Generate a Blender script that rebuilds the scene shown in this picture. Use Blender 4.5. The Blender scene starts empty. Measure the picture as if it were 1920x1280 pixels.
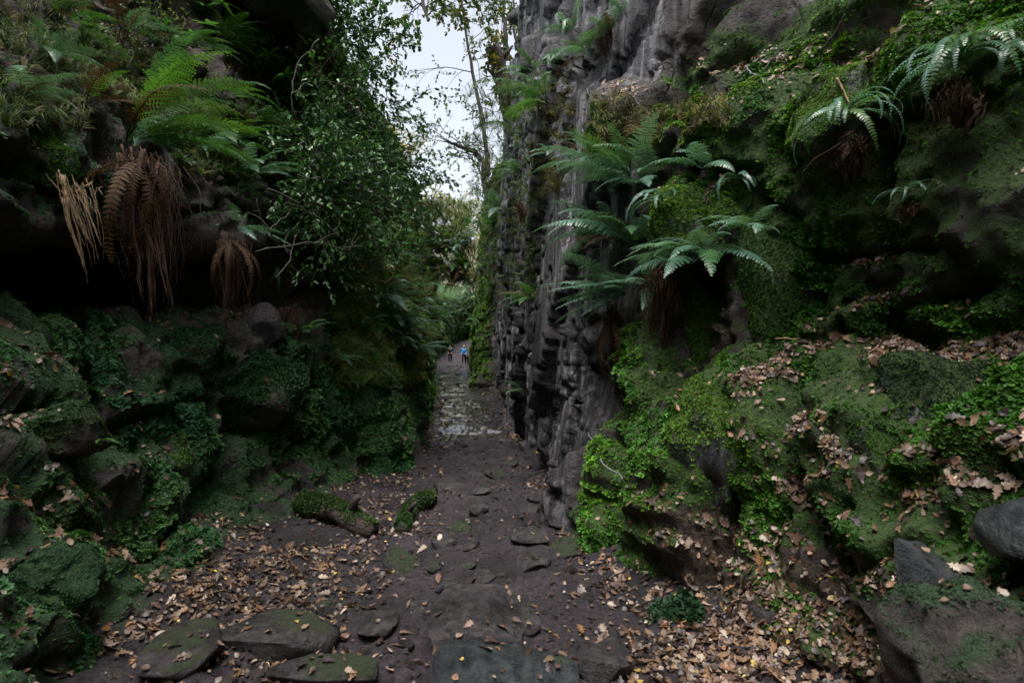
import bpy, bmesh, math, random
import numpy as np
from mathutils import Vector, Matrix, Euler
from mathutils.bvhtree import BVHTree

SC = bpy.context.scene
COL = SC.collection
R = math.radians

# ------------------------------------------------------------------ camera, sky, sun, exposure
EYE = 1.6
FPX = 1067.0                                  # focal length in pixels of the 1920 px wide photograph
cam_d = bpy.data.cameras.new('camera')
cam = bpy.data.objects.new('camera', cam_d)
COL.objects.link(cam)
cam.location = (0, 0, EYE)
cam.rotation_euler = (R(90), 0, 0)
cam_d.sensor_width = 36.0
cam_d.lens = 36.0 * FPX / 1920.0
cam_d.clip_start = 0.05
cam_d.clip_end = 2000
cam_d.dof.use_dof = True
cam_d.dof.focus_distance = 6.5
cam_d.dof.aperture_fstop = 4.5
SC.camera = cam

SUN_EL, SUN_AZ = 74.0, -160.0                   # degrees; azimuth measured from +Y towards +X
world = bpy.data.worlds.new('World')
SC.world = world
world.use_nodes = True
wn, wl = world.node_tree.nodes, world.node_tree.links
wn.clear()
w_out = wn.new('ShaderNodeOutputWorld')
w_bg = wn.new('ShaderNodeBackground')
w_sky = wn.new('ShaderNodeTexSky')
w_sky.sky_type = 'NISHITA'
w_sky.sun_disc = False
w_sky.sun_elevation = R(SUN_EL)
w_sky.sun_rotation = R(SUN_AZ)
w_sky.air_density = 1.0
w_sky.dust_density = 4.0
w_sky.ozone_density = 1.0
w_hsv = wn.new('ShaderNodeHueSaturation')
w_hsv.inputs['Saturation'].default_value = 0.36
wl.new(w_sky.outputs[0], w_hsv.inputs['Color'])
wl.new(w_hsv.outputs[0], w_bg.inputs['Color'])
w_bg.inputs['Strength'].default_value = 0.12
wl.new(w_bg.outputs[0], w_out.inputs['Surface'])

sun_d = bpy.data.lights.new('sun', 'SUN')
sun_d.energy = 1.5
sun_d.angle = R(35)
sun_d.color = (1.0, 0.985, 0.96)
sun = bpy.data.objects.new('sun', sun_d)
COL.objects.link(sun)
_d = Vector((math.sin(R(SUN_AZ)) * math.cos(R(SUN_EL)), math.cos(R(SUN_AZ)) * math.cos(R(SUN_EL)), math.sin(R(SUN_EL))))
sun.rotation_euler = _d.to_track_quat('Z', 'Y').to_euler()
sun.location = (0, 0, 60)

SC.view_settings.view_transform = 'Standard'
SC.view_settings.look = 'None'
SC.view_settings.exposure = 1.42
SC.view_settings.gamma = 1.0
SC.view_settings.use_curve_mapping = False
SC.render.film_transparent = False
SC.cycles.max_bounces = 6
SC.cycles.diffuse_bounces = 3
SC.cycles.glossy_bounces = 3
SC.cycles.transmission_bounces = 3
SC.cycles.transparent_max_bounces = 4
SC.cycles.caustics_reflective = False
SC.cycles.caustics_refractive = False
SC.cycles.use_denoising = True

RNG = np.random.default_rng(11)
random.seed(5)


def at(px, py, Y):
    """world point seen at photo pixel (px, py), Y metres ahead"""
    return Vector(((px - 960.0) / FPX * Y, Y, EYE - (py - 640.0) / FPX * Y))


# ------------------------------------------------------------------ noise
def _hash(ix, iy, iz, seed):
    n = (ix.astype(np.int64) * 374761393 + iy.astype(np.int64) * 668265263 + iz.astype(np.int64) * 1274126177 + seed * 144665) & 0xFFFFFFFF
    n = ((n ^ (n >> 13)) * 1274126177) & 0xFFFFFFFF
    n = ((n ^ (n >> 16)) * 2246822519) & 0xFFFFFFFF
    n = n ^ (n >> 15)
    return (n & 0xFFFFFF) / float(0xFFFFFF)


def vnoise(P, seed=0):
    f = np.floor(P)
    t = P - f
    t = t * t * t * (t * (t * 6 - 15) + 10)
    i = f.astype(np.int64)
    x, y, z = i[..., 0], i[..., 1], i[..., 2]
    tx, ty, tz = t[..., 0], t[..., 1], t[..., 2]
    h = lambda a, b, c: _hash(x + a, y + b, z + c, seed)
    c00 = h(0, 0, 0) * (1 - tx) + h(1, 0, 0) * tx
    c10 = h(0, 1, 0) * (1 - tx) + h(1, 1, 0) * tx
    c01 = h(0, 0, 1) * (1 - tx) + h(1, 0, 1) * tx
    c11 = h(0, 1, 1) * (1 - tx) + h(1, 1, 1) * tx
    return ((c00 * (1 - ty) + c10 * ty) * (1 - tz) + (c01 * (1 - ty) + c11 * ty) * tz) * 2 - 1


def fbm(P, wl, octs=4, seed=0, gain=0.5, ridged=False):
    out = np.zeros(P.shape[:-1])
    a, tot = 1.0, 0.0
    Q = P / np.asarray(wl, float)
    for k in range(octs):
        n = vnoise(Q + 17.3 * k, seed + k)
        if ridged:
            n = 1 - 2 * np.abs(n)
        out += a * n
        tot += a
        a *= gain
        Q = Q * 2.03
    return out / tot


def voro(u, v, seed=0):
    """2D cells: distance to the cell border and a random number per cell"""
    iu, iv = np.floor(u), np.floor(v)
    f1 = np.full(u.shape, 9.0)
    f2 = np.full(u.shape, 9.0)
    cid = np.zeros(u.shape)
    ou, ov = np.zeros(u.shape), np.zeros(u.shape)
    z = np.zeros(u.shape, int)
    for a in (-1, 0, 1):
        for b in (-1, 0, 1):
            cu, cv = iu + a, iv + b
            pu = cu + 0.1 + 0.8 * _hash(cu, cv, z, seed)
            pv = cv + 0.1 + 0.8 * _hash(cu, cv, z + 1, seed)
            d = np.maximum(np.abs(u - pu), np.abs(v - pv)) * 0.6 + 0.4 * np.hypot(u - pu, v - pv)
            idn = _hash(cu, cv, z + 2, seed)
            nearer = d < f1
            f2 = np.where(nearer, f1, np.minimum(f2, d))
            cid = np.where(nearer, idn, cid)
            ou = np.where(nearer, u - pu, ou)
            ov = np.where(nearer, v - pv, ov)
            f1 = np.where(nearer, d, f1)
    voro.tilt = ((cid * 7.13) % 1 - .5) * ou + ((cid * 13.71) % 1 - .5) * ov
    return f2 - f1, cid


def sstep(a, b, x):
    t = np.clip((x - a) / (b - a), 0, 1)
    return t * t * (3 - 2 * t)


# ------------------------------------------------------------------ mesh helpers
def raw_mesh(name, V, F, attrs=None, smooth=True):
    V = np.asarray(V, np.float32)
    me = bpy.data.meshes.new(name)
    me.vertices.add(len(V))
    me.vertices.foreach_set('co', V.ravel())
    if isinstance(F, np.ndarray):
        k = F.shape[1] if len(F) else 3
        tot = np.full(len(F), k, np.int32)
        flat = F.astype(np.int32).ravel()
    else:
        tot = np.array([len(f) for f in F], np.int32)
        flat = np.array([i for f in F for i in f], np.int32)
    if len(tot):
        me.loops.add(len(flat))
        me.loops.foreach_set('vertex_index', flat)
        me.polygons.add(len(tot))
        st = np.zeros(len(tot), np.int32)
        st[1:] = np.cumsum(tot)[:-1]
        me.polygons.foreach_set('loop_start', st)
        me.polygons.foreach_set('loop_total', tot)
        me.polygons.foreach_set('use_smooth', np.full(len(tot), smooth, bool))
    for k, a in (attrs or {}).items():
        a = np.asarray(a, np.float32)
        if a.ndim == 1:
            at_ = me.attributes.new(k, 'FLOAT', 'POINT')
            at_.data.foreach_set('value', a)
        elif a.shape[1] == 3:
            at_ = me.attributes.new(k, 'FLOAT_VECTOR', 'POINT')
            at_.data.foreach_set('vector', a.ravel())
        else:
            at_ = me.attributes.new(k, 'FLOAT_COLOR', 'POINT')
            at_.data.foreach_set('color', a.ravel())
    me.update(calc_edges=True)
    me.validate()
    return me


def tag(o, label=None, cat=None, group=None, kind=None):
    if label:
        o['label'] = label
    if cat:
        o['category'] = cat
    if group:
        o['group'] = group
    if kind:
        o['kind'] = kind
    return o


def mobj(name, me, mat=None, parent=None, loc=None, rot=None):
    o = bpy.data.objects.new(name, me)
    COL.objects.link(o)
    if mat is not None and not me.materials:
        me.materials.append(mat)
    if parent is not None:
        o.parent = parent
    if loc is not None:
        o.location = loc
    if rot is not None:
        o.rotation_euler = rot
    return o


def empty(name, loc, label, cat, group=None, rot=(0, 0, 0)):
    o = bpy.data.objects.new(name, None)
    COL.objects.link(o)
    o.location = loc
    o.rotation_euler = rot
    o.empty_display_size = 0.1
    return tag(o, label, cat, group)


def copy_tree(o, parent=None):
    c = o.copy()
    COL.objects.link(c)
    if parent is not None:
        c.parent = parent
    for ch in list(o.children):
        copy_tree(ch, c)
    return c


class MB:
    """collects geometry for one mesh"""
    def __init__(s):
        s.V, s.F, s.C, s.n = [], [], [], 0

    def add(s, V, F, c=None):
        V = np.asarray(V, float).reshape(-1, 3)
        n = s.n
        s.V.append(V)
        s.F.extend([tuple(i + n for i in f) for f in F])
        cc = np.ones((len(V), 4))
        if c is not None:
            cc[:, :3] = c
        s.C.append(cc)
        s.n += len(V)

    def tube(s, pts, rad, k=5, c=None, cap=True):
        P = np.asarray([tuple(p) for p in pts], float)
        n = len(P)
        rad = np.broadcast_to(np.asarray(rad, float), (n,))
        T = np.gradient(P, axis=0)
        T /= np.linalg.norm(T, axis=1)[:, None] + 1e-9
        ref = np.array((0.31, 0.17, 0.93))
        if abs(T[0] @ ref) > 0.9:
            ref = np.array((0.9, 0.3, 0.1))
        A = np.cross(T, ref)
        A /= np.linalg.norm(A, axis=1)[:, None] + 1e-9
        B = np.cross(T, A)
        an = np.linspace(0, 2 * np.pi, k, endpoint=False)
        V = P[:, None, :] + rad[:, None, None] * (np.cos(an)[None, :, None] * A[:, None, :] + np.sin(an)[None, :, None] * B[:, None, :])
        F = []
        for i in range(n - 1):
            for j in range(k):
                j2 = (j + 1) % k
                F.append((i * k + j, i * k + j2, (i + 1) * k + j2, (i + 1) * k + j))
        if cap:
            F.append(tuple(range(k))[::-1])
            F.append(tuple((n - 1) * k + j for j in range(k)))
        s.add(V.reshape(-1, 3), F, c)

    def ball(s, c, r, u=10, v=7, col=None):
        r = np.broadcast_to(np.asarray(r, float), (3,))
        V, F = [], []
        for i in range(v + 1):
            th = math.pi * i / v
            for j in range(u):
                ph = 2 * math.pi * j / u
                V.append((c[0] + r[0] * math.sin(th) * math.cos(ph), c[1] + r[1] * math.sin(th) * math.sin(ph), c[2] + r[2] * math.cos(th)))
        for i in range(v):
            for j in range(u):
                F.append((i * u + j, (i + 1) * u + j, (i + 1) * u + (j + 1) % u, i * u + (j + 1) % u))
        s.add(V, F, col)

    def mesh(s, name, smooth=True):
        V = np.vstack(s.V)
        return raw_mesh(name, V, s.F, {'tint': np.vstack(s.C)}, smooth)

    def build(s, name, mat, parent=None, smooth=True):
        return mobj(name, s.mesh(name, smooth), mat, parent)


# ------------------------------------------------------------------ materials
def new_mat(name):
    m = bpy.data.materials.new(name)
    m.use_nodes = True
    nt = m.node_tree
    nt.nodes.clear()
    out = nt.nodes.new('ShaderNodeOutputMaterial')
    b = nt.nodes.new('ShaderNodeBsdfPrincipled')
    nt.links.new(b.outputs[0], out.inputs['Surface'])
    return m, nt, b, out


def N(nt, kind, **kw):
    n = nt.nodes.new(kind)
    for k, v in kw.items():
        if k in n.inputs:
            n.inputs[k].default_value = v
        else:
            setattr(n, k, v)
    return n


def noise_n(nt, scale, detail=4, rough=0.55, coord='Object', stretch=None, dist=0.0):
    tc = N(nt, 'ShaderNodeTexCoord')
    src = tc.outputs[coord]
    if stretch:
        mp = N(nt, 'ShaderNodeMapping')
        mp.inputs['Scale'].default_value = stretch
        nt.links.new(src, mp.inputs[0])
        src = mp.outputs[0]
    n = N(nt, 'ShaderNodeTexNoise', Scale=scale, Detail=detail, Roughness=rough, Distortion=dist)
    nt.links.new(src, n.inputs['Vector'])
    return n.outputs['Fac']


def ramp(nt, fac, stops):
    r = N(nt, 'ShaderNodeValToRGB')
    els = r.color_ramp.elements
    while len(els) < len(stops):
        els.new(0.5)
    for e, (p, c) in zip(els, stops):
        e.position = p
        e.color = (*c, 1) if len(c) == 3 else c
    nt.links.new(fac, r.inputs[0])
    return r.outputs[0]


def mixc(nt, fac, a, b, mode='MIX'):
    m = N(nt, 'ShaderNodeMix', data_type='RGBA', blend_type=mode)
    for i, v in ((0, fac), (6, a), (7, b)):
        if hasattr(v, 'is_output'):
            nt.links.new(v, m.inputs[i])
        elif i == 0:
            m.inputs[i].default_value = v
        else:
            m.inputs[i].default_value = (*v, 1)
    return m.outputs[2]


def math_n(nt, op, a, b=0.5, clamp=False):
    m = N(nt, 'ShaderNodeMath', operation=op, use_clamp=clamp)
    for i, v in ((0, a), (1, b)):
        if hasattr(v, 'is_output'):
            nt.links.new(v, m.inputs[i])
        else:
            m.inputs[i].default_value = v
    return m.outputs[0]


def attr(nt, name, typ='GEOMETRY'):
    a = N(nt, 'ShaderNodeAttribute', attribute_name=name, attribute_type=typ)
    return a


def bump(nt, b, h, strength=0.5, dist=0.02):
    bn = N(nt, 'ShaderNodeBump', Strength=strength, Distance=dist)
    nt.links.new(h, bn.inputs['Height'])
    nt.links.new(bn.outputs[0], b.inputs['Normal'])


def rock_material(name, c_dark, c_mid, c_pale, moss_a, moss_b, streak=True, rough=0.62):
    """stone with lichen streaks, cover of moss where the mesh attribute 'moss' is high"""
    m, nt, b, out = new_mat(name)
    n1 = noise_n(nt, 1.7, 6, 0.62)
    n2 = noise_n(nt, 17, 8, 0.72)
    base = ramp(nt, n1, [(0.38, c_dark), (0.5, c_mid), (0.66, tuple(x * 1.25 for x in c_mid))])
    grain = ramp(nt, n2, [(0.38, (0.42, 0.42, 0.42)), (0.62, (1.4, 1.4, 1.4))])
    base = mixc(nt, 1.0, base, grain, 'MULTIPLY')
    if streak:
        s1 = noise_n(nt, 3.2, 5, 0.65, stretch=(2.6, 2.6, 0.22), dist=0.4)
        s2 = noise_n(nt, 0.8, 3, 0.5)
        sm = ramp(nt, s1, [(0.47, (0, 0, 0)), (0.6, (1, 1, 1))])
        sg = ramp(nt, s2, [(0.38, (0, 0, 0)), (0.56, (0.85, 0.85, 0.85))])
        f = math_n(nt, 'MULTIPLY', sm, sg)
        base = mixc(nt, f, base, c_pale)
        s3 = noise_n(nt, 2.6, 4, 0.6, stretch=(3.5, 3.5, 0.16))
        dk = ramp(nt, s3, [(0.36, (0.28, 0.28, 0.3)), (0.5, (1, 1, 1))])
        base = mixc(nt, 1.0, base, dk, 'MULTIPLY')
    fh = None
    if streak:
        tc = N(nt, 'ShaderNodeTexCoord')
        mp = N(nt, 'ShaderNodeMapping')
        mp.inputs['Scale'].default_value = (2.2, 2.2, 0.55)
        wv = N(nt, 'ShaderNodeMix', data_type='VECTOR')
        wv.inputs[0].default_value = 0.2
        nd = N(nt, 'ShaderNodeTexNoise', Scale=3.0, Detail=4.0)
        nt.links.new(tc.outputs['Object'], nd.inputs['Vector'])
        nt.links.new(tc.outputs['Object'], wv.inputs[4])
        nt.links.new(nd.outputs['Color'], wv.inputs[5])
        nt.links.new(wv.outputs[1], mp.inputs[0])
        vo = N(nt, 'ShaderNodeTexVoronoi', feature='DISTANCE_TO_EDGE', Scale=1.0)
        nt.links.new(mp.outputs[0], vo.inputs['Vector'])
        fh = ramp(nt, vo.outputs['Distance'], [(0.0, (0, 0, 0)), (0.035, (1, 1, 1))])
        base = mixc(nt, 1.0, base, ramp(nt, vo.outputs['Distance'], [(0.0, (0.25, 0.25, 0.25)), (0.03, (1, 1, 1))]), 'MULTIPLY')
    soil = attr(nt, 'soil').outputs['Fac']
    sn = noise_n(nt, 22, 5, 0.7)
    soilc = ramp(nt, sn, [(0.3, (0.018, 0.012, 0.009)), (0.6, (0.06, 0.036, 0.025)), (0.8, (0.12, 0.075, 0.05))])
    base = mixc(nt, soil, base, soilc)
    mo = attr(nt, 'moss').outputs['Fac']
    mn = noise_n(nt, 6.5, 6, 0.7)
    edge = math_n(nt, 'ADD', mo, math_n(nt, 'MULTIPLY', math_n(nt, 'SUBTRACT', mn, 0.5), 1.3))
    mf = ramp(nt, edge, [(0.4, (0, 0, 0)), (0.62, (1, 1, 1))])
    g1 = noise_n(nt, 30, 5, 0.7)
    gl = noise_n(nt, 0.9, 3, 0.5)
    mossc = mixc(nt, ramp(nt, g1, [(0.3, (0, 0, 0)), (0.7, (1, 1, 1))]), tuple(x * 0.45 for x in moss_a), mixc(nt, gl, moss_a, moss_b))
    colr = mixc(nt, mf, base, mossc)
    nt.links.new(colr, b.inputs['Base Color'])
    rr = ramp(nt, n2, [(0.3, (rough - 0.14,) * 3), (0.7, (rough + 0.14,) * 3)])
    rr2 = mixc(nt, mf, rr, (0.85, 0.85, 0.85))
    nt.links.new(rr2, b.inputs['Roughness'])
    h = math_n(nt, 'ADD', math_n(nt, 'MULTIPLY', n2, 0.7), math_n(nt, 'MULTIPLY', g1, 0.5))
    if fh is not None:
        h = math_n(nt, 'ADD', h, math_n(nt, 'MULTIPLY', fh, 0.35))
    bump(nt, b, h, 1.0, 0.07)
    return m


M = {}
M['right_rock'] = rock_material('grey_gritstone', (0.022, 0.021, 0.024), (0.068, 0.064, 0.071), (0.36, 0.36, 0.38), (0.035, 0.075, 0.012), (0.085, 0.13, 0.02))
M['left_rock'] = rock_material('dark_gritstone', (0.025, 0.022, 0.022), (0.07, 0.056, 0.052), (0.13, 0.12, 0.115), (0.022, 0.065, 0.022), (0.05, 0.1, 0.025), streak=False)
M['stone'] = rock_material('path_stone', (0.022, 0.018, 0.019), (0.055, 0.046, 0.049), (0.2, 0.2, 0.21), (0.03, 0.045, 0.014), (0.04, 0.055, 0.018), streak=False, rough=0.5)
M['blue_stone'] = rock_material('blue_grey_stone', (0.018, 0.021, 0.023), (0.043, 0.05, 0.053), (0.3, 0.3, 0.32), (0.03, 0.07, 0.02), (0.05, 0.1, 0.02), streak=False, rough=0.45)


def leaf_material(name, colors, rough=0.45, trans=0.3, spec=0.5, per='object', var=0.25):
    """thin leaf: reflects and lets some light through; colour varies by object or by the 'tint' attribute"""
    m, nt, b, out = new_mat(name)
    if per == 'object':
        oi = N(nt, 'ShaderNodeObjectInfo')
        c = ramp(nt, oi.outputs['Random'], [(i / max(1, len(colors) - 1), c) for i, c in enumerate(colors)])
    elif per == 'objcolor':
        oi = N(nt, 'ShaderNodeObjectInfo')
        c = oi.outputs['Color']
    elif per == 'instancer':
        c = attr(nt, 'tint', 'INSTANCER').outputs['Color']
    else:
        c = attr(nt, 'tint').outputs['Color']
    n = noise_n(nt, 9.0 if per != 'tint' else 3.0, 3, 0.6)
    v = ramp(nt, n, [(0.25, (1 - var * 1.6,) * 3), (0.75, (1 + var,) * 3)])
    c = mixc(nt, 1.0, c, v, 'MULTIPLY')
    nt.links.new(c, b.inputs['Base Color'])
    b.inputs['Roughness'].default_value = rough
    b.inputs['Specular IOR Level'].default_value = spec
    if trans > 0:
        t = N(nt, 'ShaderNodeBsdfTranslucent')
        tc = mixc(nt, 1.0, c, (1.25, 1.3, 0.7), 'MULTIPLY')
        nt.links.new(tc, t.inputs['Color'])
        ms = N(nt, 'ShaderNodeMixShader')
        ms.inputs[0].default_value = trans
        nt.links.new(b.outputs[0], ms.inputs[1])
        nt.links.new(t.outputs[0], ms.inputs[2])
        nt.links.new(ms.outputs[0], out.inputs['Surface'])
    return m


M['moss'] = leaf_material('moss_sprigs', None, 0.6, 0.25, 0.3, 'instancer', 0.2)
M['grass'] = leaf_material('grass_blades', None, 0.55, 0.3, 0.3, 'instancer', 0.2)
M['fern'] = leaf_material('fern_green', [(0.05, 0.14, 0.06), (0.065, 0.165, 0.05), (0.06, 0.16, 0.08), (0.1, 0.19, 0.045)], 0.34, 0.3, 0.6)
M['fern_blue'] = leaf_material('fern_blue_green', [(0.1, 0.22, 0.15), (0.12, 0.25, 0.17), (0.15, 0.28, 0.18)], 0.3, 0.25, 0.7)
M['fern_bright'] = leaf_material('fern_bright_green', [(0.06, 0.17, 0.02), (0.05, 0.15, 0.035), (0.085, 0.2, 0.025)], 0.35, 0.4, 0.55)
M['fern_brown'] = leaf_material('fern_brown', [(0.05, 0.026, 0.014), (0.085, 0.05, 0.026)], 0.75, 0.25, 0.2)
M['holly'] = leaf_material('holly_leaf', None, 0.33, 0.18, 0.42, 'tint', 0.15)
M['crown'] = leaf_material('tree_leaf', None, 0.5, 0.42, 0.4, 'tint', 0.2)
M['shrub'] = leaf_material('shrub_leaf', [(0.05, 0.16, 0.035), (0.075, 0.2, 0.04), (0.1, 0.24, 0.045)], 0.28, 0.35, 0.6)
M['litter'] = leaf_material('fallen_leaves', None, 0.5, 0.1, 0.5, 'tint', 0.3)
M['leaf_one'] = leaf_material('fallen_leaf_single', None, 0.45, 0.1, 0.5, 'objcolor', 0.3)


def simple_mat(name, c1, c2, scale, rough=0.7, bumpd=0.01, stretch=None, spec=0.4):
    m, nt, b, out = new_mat(name)
    n = noise_n(nt, scale, 6, 0.65, stretch=stretch)
    nt.links.new(ramp(nt, n, [(0.3, c1), (0.7, c2)]), b.inputs['Base Color'])
    b.inputs['Roughness'].default_value = rough
    b.inputs['Specular IOR Level'].default_value = spec
    bump(nt, b, n, 0.7, bumpd)
    return m


M['bark'] = simple_mat('dark_bark', (0.02, 0.016, 0.013), (0.075, 0.06, 0.048), 18, 0.8, 0.02, (1, 1, 0.35))
M['pale_bark'] = simple_mat('grey_green_bark', (0.03, 0.027, 0.02), (0.1, 0.09, 0.07), 16, 0.75, 0.015)
M['root'] = simple_mat('root_fibre', (0.02, 0.01, 0.0065), (0.105, 0.053, 0.033), 45, 0.85, 0.02)
M['straw'] = simple_mat('dead_straw', (0.16, 0.1, 0.05), (0.36, 0.26, 0.15), 30, 0.8, 0.01)
M['stick'] = simple_mat('pale_stick', (0.08, 0.08, 0.08), (0.19, 0.2, 0.2), 20, 0.7, 0.01)
M['skin'] = simple_mat('skin', (0.42, 0.26, 0.2), (0.5, 0.32, 0.25), 10, 0.5, 0.001)
M['black_cloth'] = simple_mat('black_cloth', (0.006, 0.006, 0.008), (0.014, 0.014, 0.017), 30, 0.85, 0.004)
M['blue_cloth'] = simple_mat('blue_cloth', (0.04, 0.2, 0.45), (0.06, 0.28, 0.58), 14, 0.6, 0.004)
M['dark_trouser'] = simple_mat('dark_trousers', (0.012, 0.013, 0.02), (0.025, 0.026, 0.035), 25, 0.85, 0.004)
M['hair'] = simple_mat('brown_hair', (0.02, 0.013, 0.008), (0.06, 0.04, 0.025), 40, 0.6, 0.003)
M['fair_hair'] = simple_mat('fair_hair', (0.36, 0.27, 0.18), (0.5, 0.4, 0.28), 40, 0.6, 0.003)
M['pale_strap'] = simple_mat('pale_strap', (0.3, 0.3, 0.3), (0.4, 0.4, 0.4), 20, 0.7, 0.002)


def ground_material():
    m, nt, b, out = new_mat('muddy_ground')
    n1 = noise_n(nt, 2.2, 6, 0.65)
    n2 = noise_n(nt, 26, 6, 0.7)
    n3 = noise_n(nt, 90, 3, 0.6)
    c = ramp(nt, n1, [(0.36, (0.013, 0.0088, 0.0107)), (0.5, (0.0295, 0.0208, 0.0258)), (0.66, (0.057, 0.041, 0.05))])
    c = mixc(nt, 1.0, c, ramp(nt, n2, [(0.36, (0.4, 0.4, 0.4)), (0.64, (1.5, 1.5, 1.5))]), 'MULTIPLY')
    wet = attr(nt, 'wet').outputs['Fac']
    wn_ = noise_n(nt, 5.5, 5, 0.65)
    wf = ramp(nt, math_n(nt, 'ADD', math_n(nt, 'MULTIPLY', wet, 0.5), math_n(nt, 'MULTIPLY', wn_, 0.95)), [(0.68, (0, 0, 0)), (0.98, (1, 1, 1))])
    c = mixc(nt, wf, c, mixc(nt, 1.0, c, (0.55, 0.55, 0.6), 'MULTIPLY'))
    mo = attr(nt, 'moss').outputs['Fac']
    mf = ramp(nt, math_n(nt, 'ADD', mo, math_n(nt, 'MULTIPLY', math_n(nt, 'SUBTRACT', n1, 0.5), 1.2)), [(0.45, (0, 0, 0)), (0.65, (1, 1, 1))])
    c = mixc(nt, mf, c, (0.025, 0.06, 0.018))
    nt.links.new(c, b.inputs['Base Color'])
    r = mixc(nt, wf, ramp(nt, n2, [(0.3, (0.5, 0.5, 0.5)), (0.7, (0.75, 0.75, 0.75))]), (0.07, 0.07, 0.07))
    nt.links.new(r, b.inputs['Roughness'])
    h = math_n(nt, 'ADD', n2, math_n(nt, 'MULTIPLY', n3, 0.35))
    inv = math_n(nt, 'SUBTRACT', 1.0, math_n(nt, 'MULTIPLY', wf, 0.86))
    h = math_n(nt, 'MULTIPLY', h, inv)
    bump(nt, b, h, 1.0, 0.06)
    b.inputs['Specular IOR Level'].default_value = 0.6
    nt.links.new(math_n(nt, 'MULTIPLY', wf, attr(nt, 'wet').outputs['Fac']), b.inputs['Coat Weight'])
    b.inputs['Coat Roughness'].default_value = 0.13
    b.inputs['Coat IOR'].default_value = 1.5
    return m


M['ground'] = ground_material()

# ------------------------------------------------------------------ cliffs and ground
def pchip(x, y, xq):
    """monotone cubic along axis 0"""
    h = np.diff(x)
    sh = (len(h),) + (1,) * (y.ndim - 1)
    d = np.diff(y, axis=0) / h.reshape(sh)
    m = np.zeros_like(y)
    prod = d[:-1] * d[1:]
    with np.errstate(divide='ignore', invalid='ignore'):
        hm = 2 * prod / (d[:-1] + d[1:])
    m[1:-1] = np.where(prod > 0, np.nan_to_num(hm), 0)
    m[0], m[-1] = d[0], d[-1]
    i = np.clip(np.searchsorted(x, xq) - 1, 0, len(h) - 1)
    t = ((xq - x[i]) / h[i])
    t = t.reshape((len(xq),) + (1,) * (y.ndim - 1))
    hh = h[i].reshape(t.shape)
    return ((2 * t**3 - 3 * t**2 + 1) * y[i] + (t**3 - 2 * t**2 + t) * hh * m[i] + (-2 * t**3 + 3 * t**2) * y[i + 1] + (t**3 - t**2) * hh * m[i + 1])


def gz(y):
    """height of the path along the chasm"""
    return np.interp(y, [-12, 1.5, 4, 8, 12, 30, 55, 62, 80, 95], [0.5, 0.12, 0.0, -0.18, -0.36, -0.45, -0.5, -0.3, 1.55, 2.2])


YS = [-11.0]
while YS[-1] < 92:
    y = YS[-1]
    YS.append(y + (0.35 if y < 0.4 else max(0.027, 0.0078 * y)))
YS = np.array(YS)


def loft(stations, seg_n, side):
    ys = np.array([s[0] for s in stations], float)
    net = []
    for s in stations:
        pr = list(s[1])
        x0, z0 = pr[0]
        xt, zt = pr[-1]
        pr = [(x0 - side * 0.25, z0 - 1.4)] + pr + [(xt + side * 2.5, zt + 0.5), (xt + side * 9, zt + 1.4), (xt + side * 40, zt + 4), (xt + side * 220, zt + 14)]
        net.append(pr)
    net = np.array(net, float)
    A = pchip(ys, net, YS)                     # stations -> fine y
    v = np.arange(net.shape[1], dtype=float)
    vq = [0.0]
    for k, n in enumerate(seg_n):
        vq += list(k + (np.arange(n) + 1) / n)
    vq = np.array(vq)
    B = pchip(v, np.swapaxes(A, 0, 1), vq)     # (nv, ny, 2)
    P = np.zeros((len(vq), len(YS), 3))
    P[..., 0] = B[..., 0]
    P[..., 1] = YS[None, :]
    P[..., 2] = B[..., 1]
    return P, np.broadcast_to(vq[:, None], P.shape[:2])


def grid_normals(P, flip):
    du = np.gradient(P, axis=1)
    dv = np.gradient(P, axis=0)
    n = np.cross(du, dv)
    n /= np.linalg.norm(n, axis=2)[..., None] + 1e-9
    return -n if flip else n


def grid_faces(nv, nu, flip):
    i = np.arange(nv * nu).reshape(nv, nu)
    a, b, c, d = i[:-1, :-1].ravel(), i[:-1, 1:].ravel(), i[1:, 1:].ravel(), i[1:, :-1].ravel()
    return np.stack([a, d, c, b] if flip else [a, b, c, d], 1)


def Z(y, pts):
    """profile whose first point stands on the path"""
    g = float(gz(y))
    pts = list(pts)
    pts[0] = (pts[0][0], g)
    return (y, pts)


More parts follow.
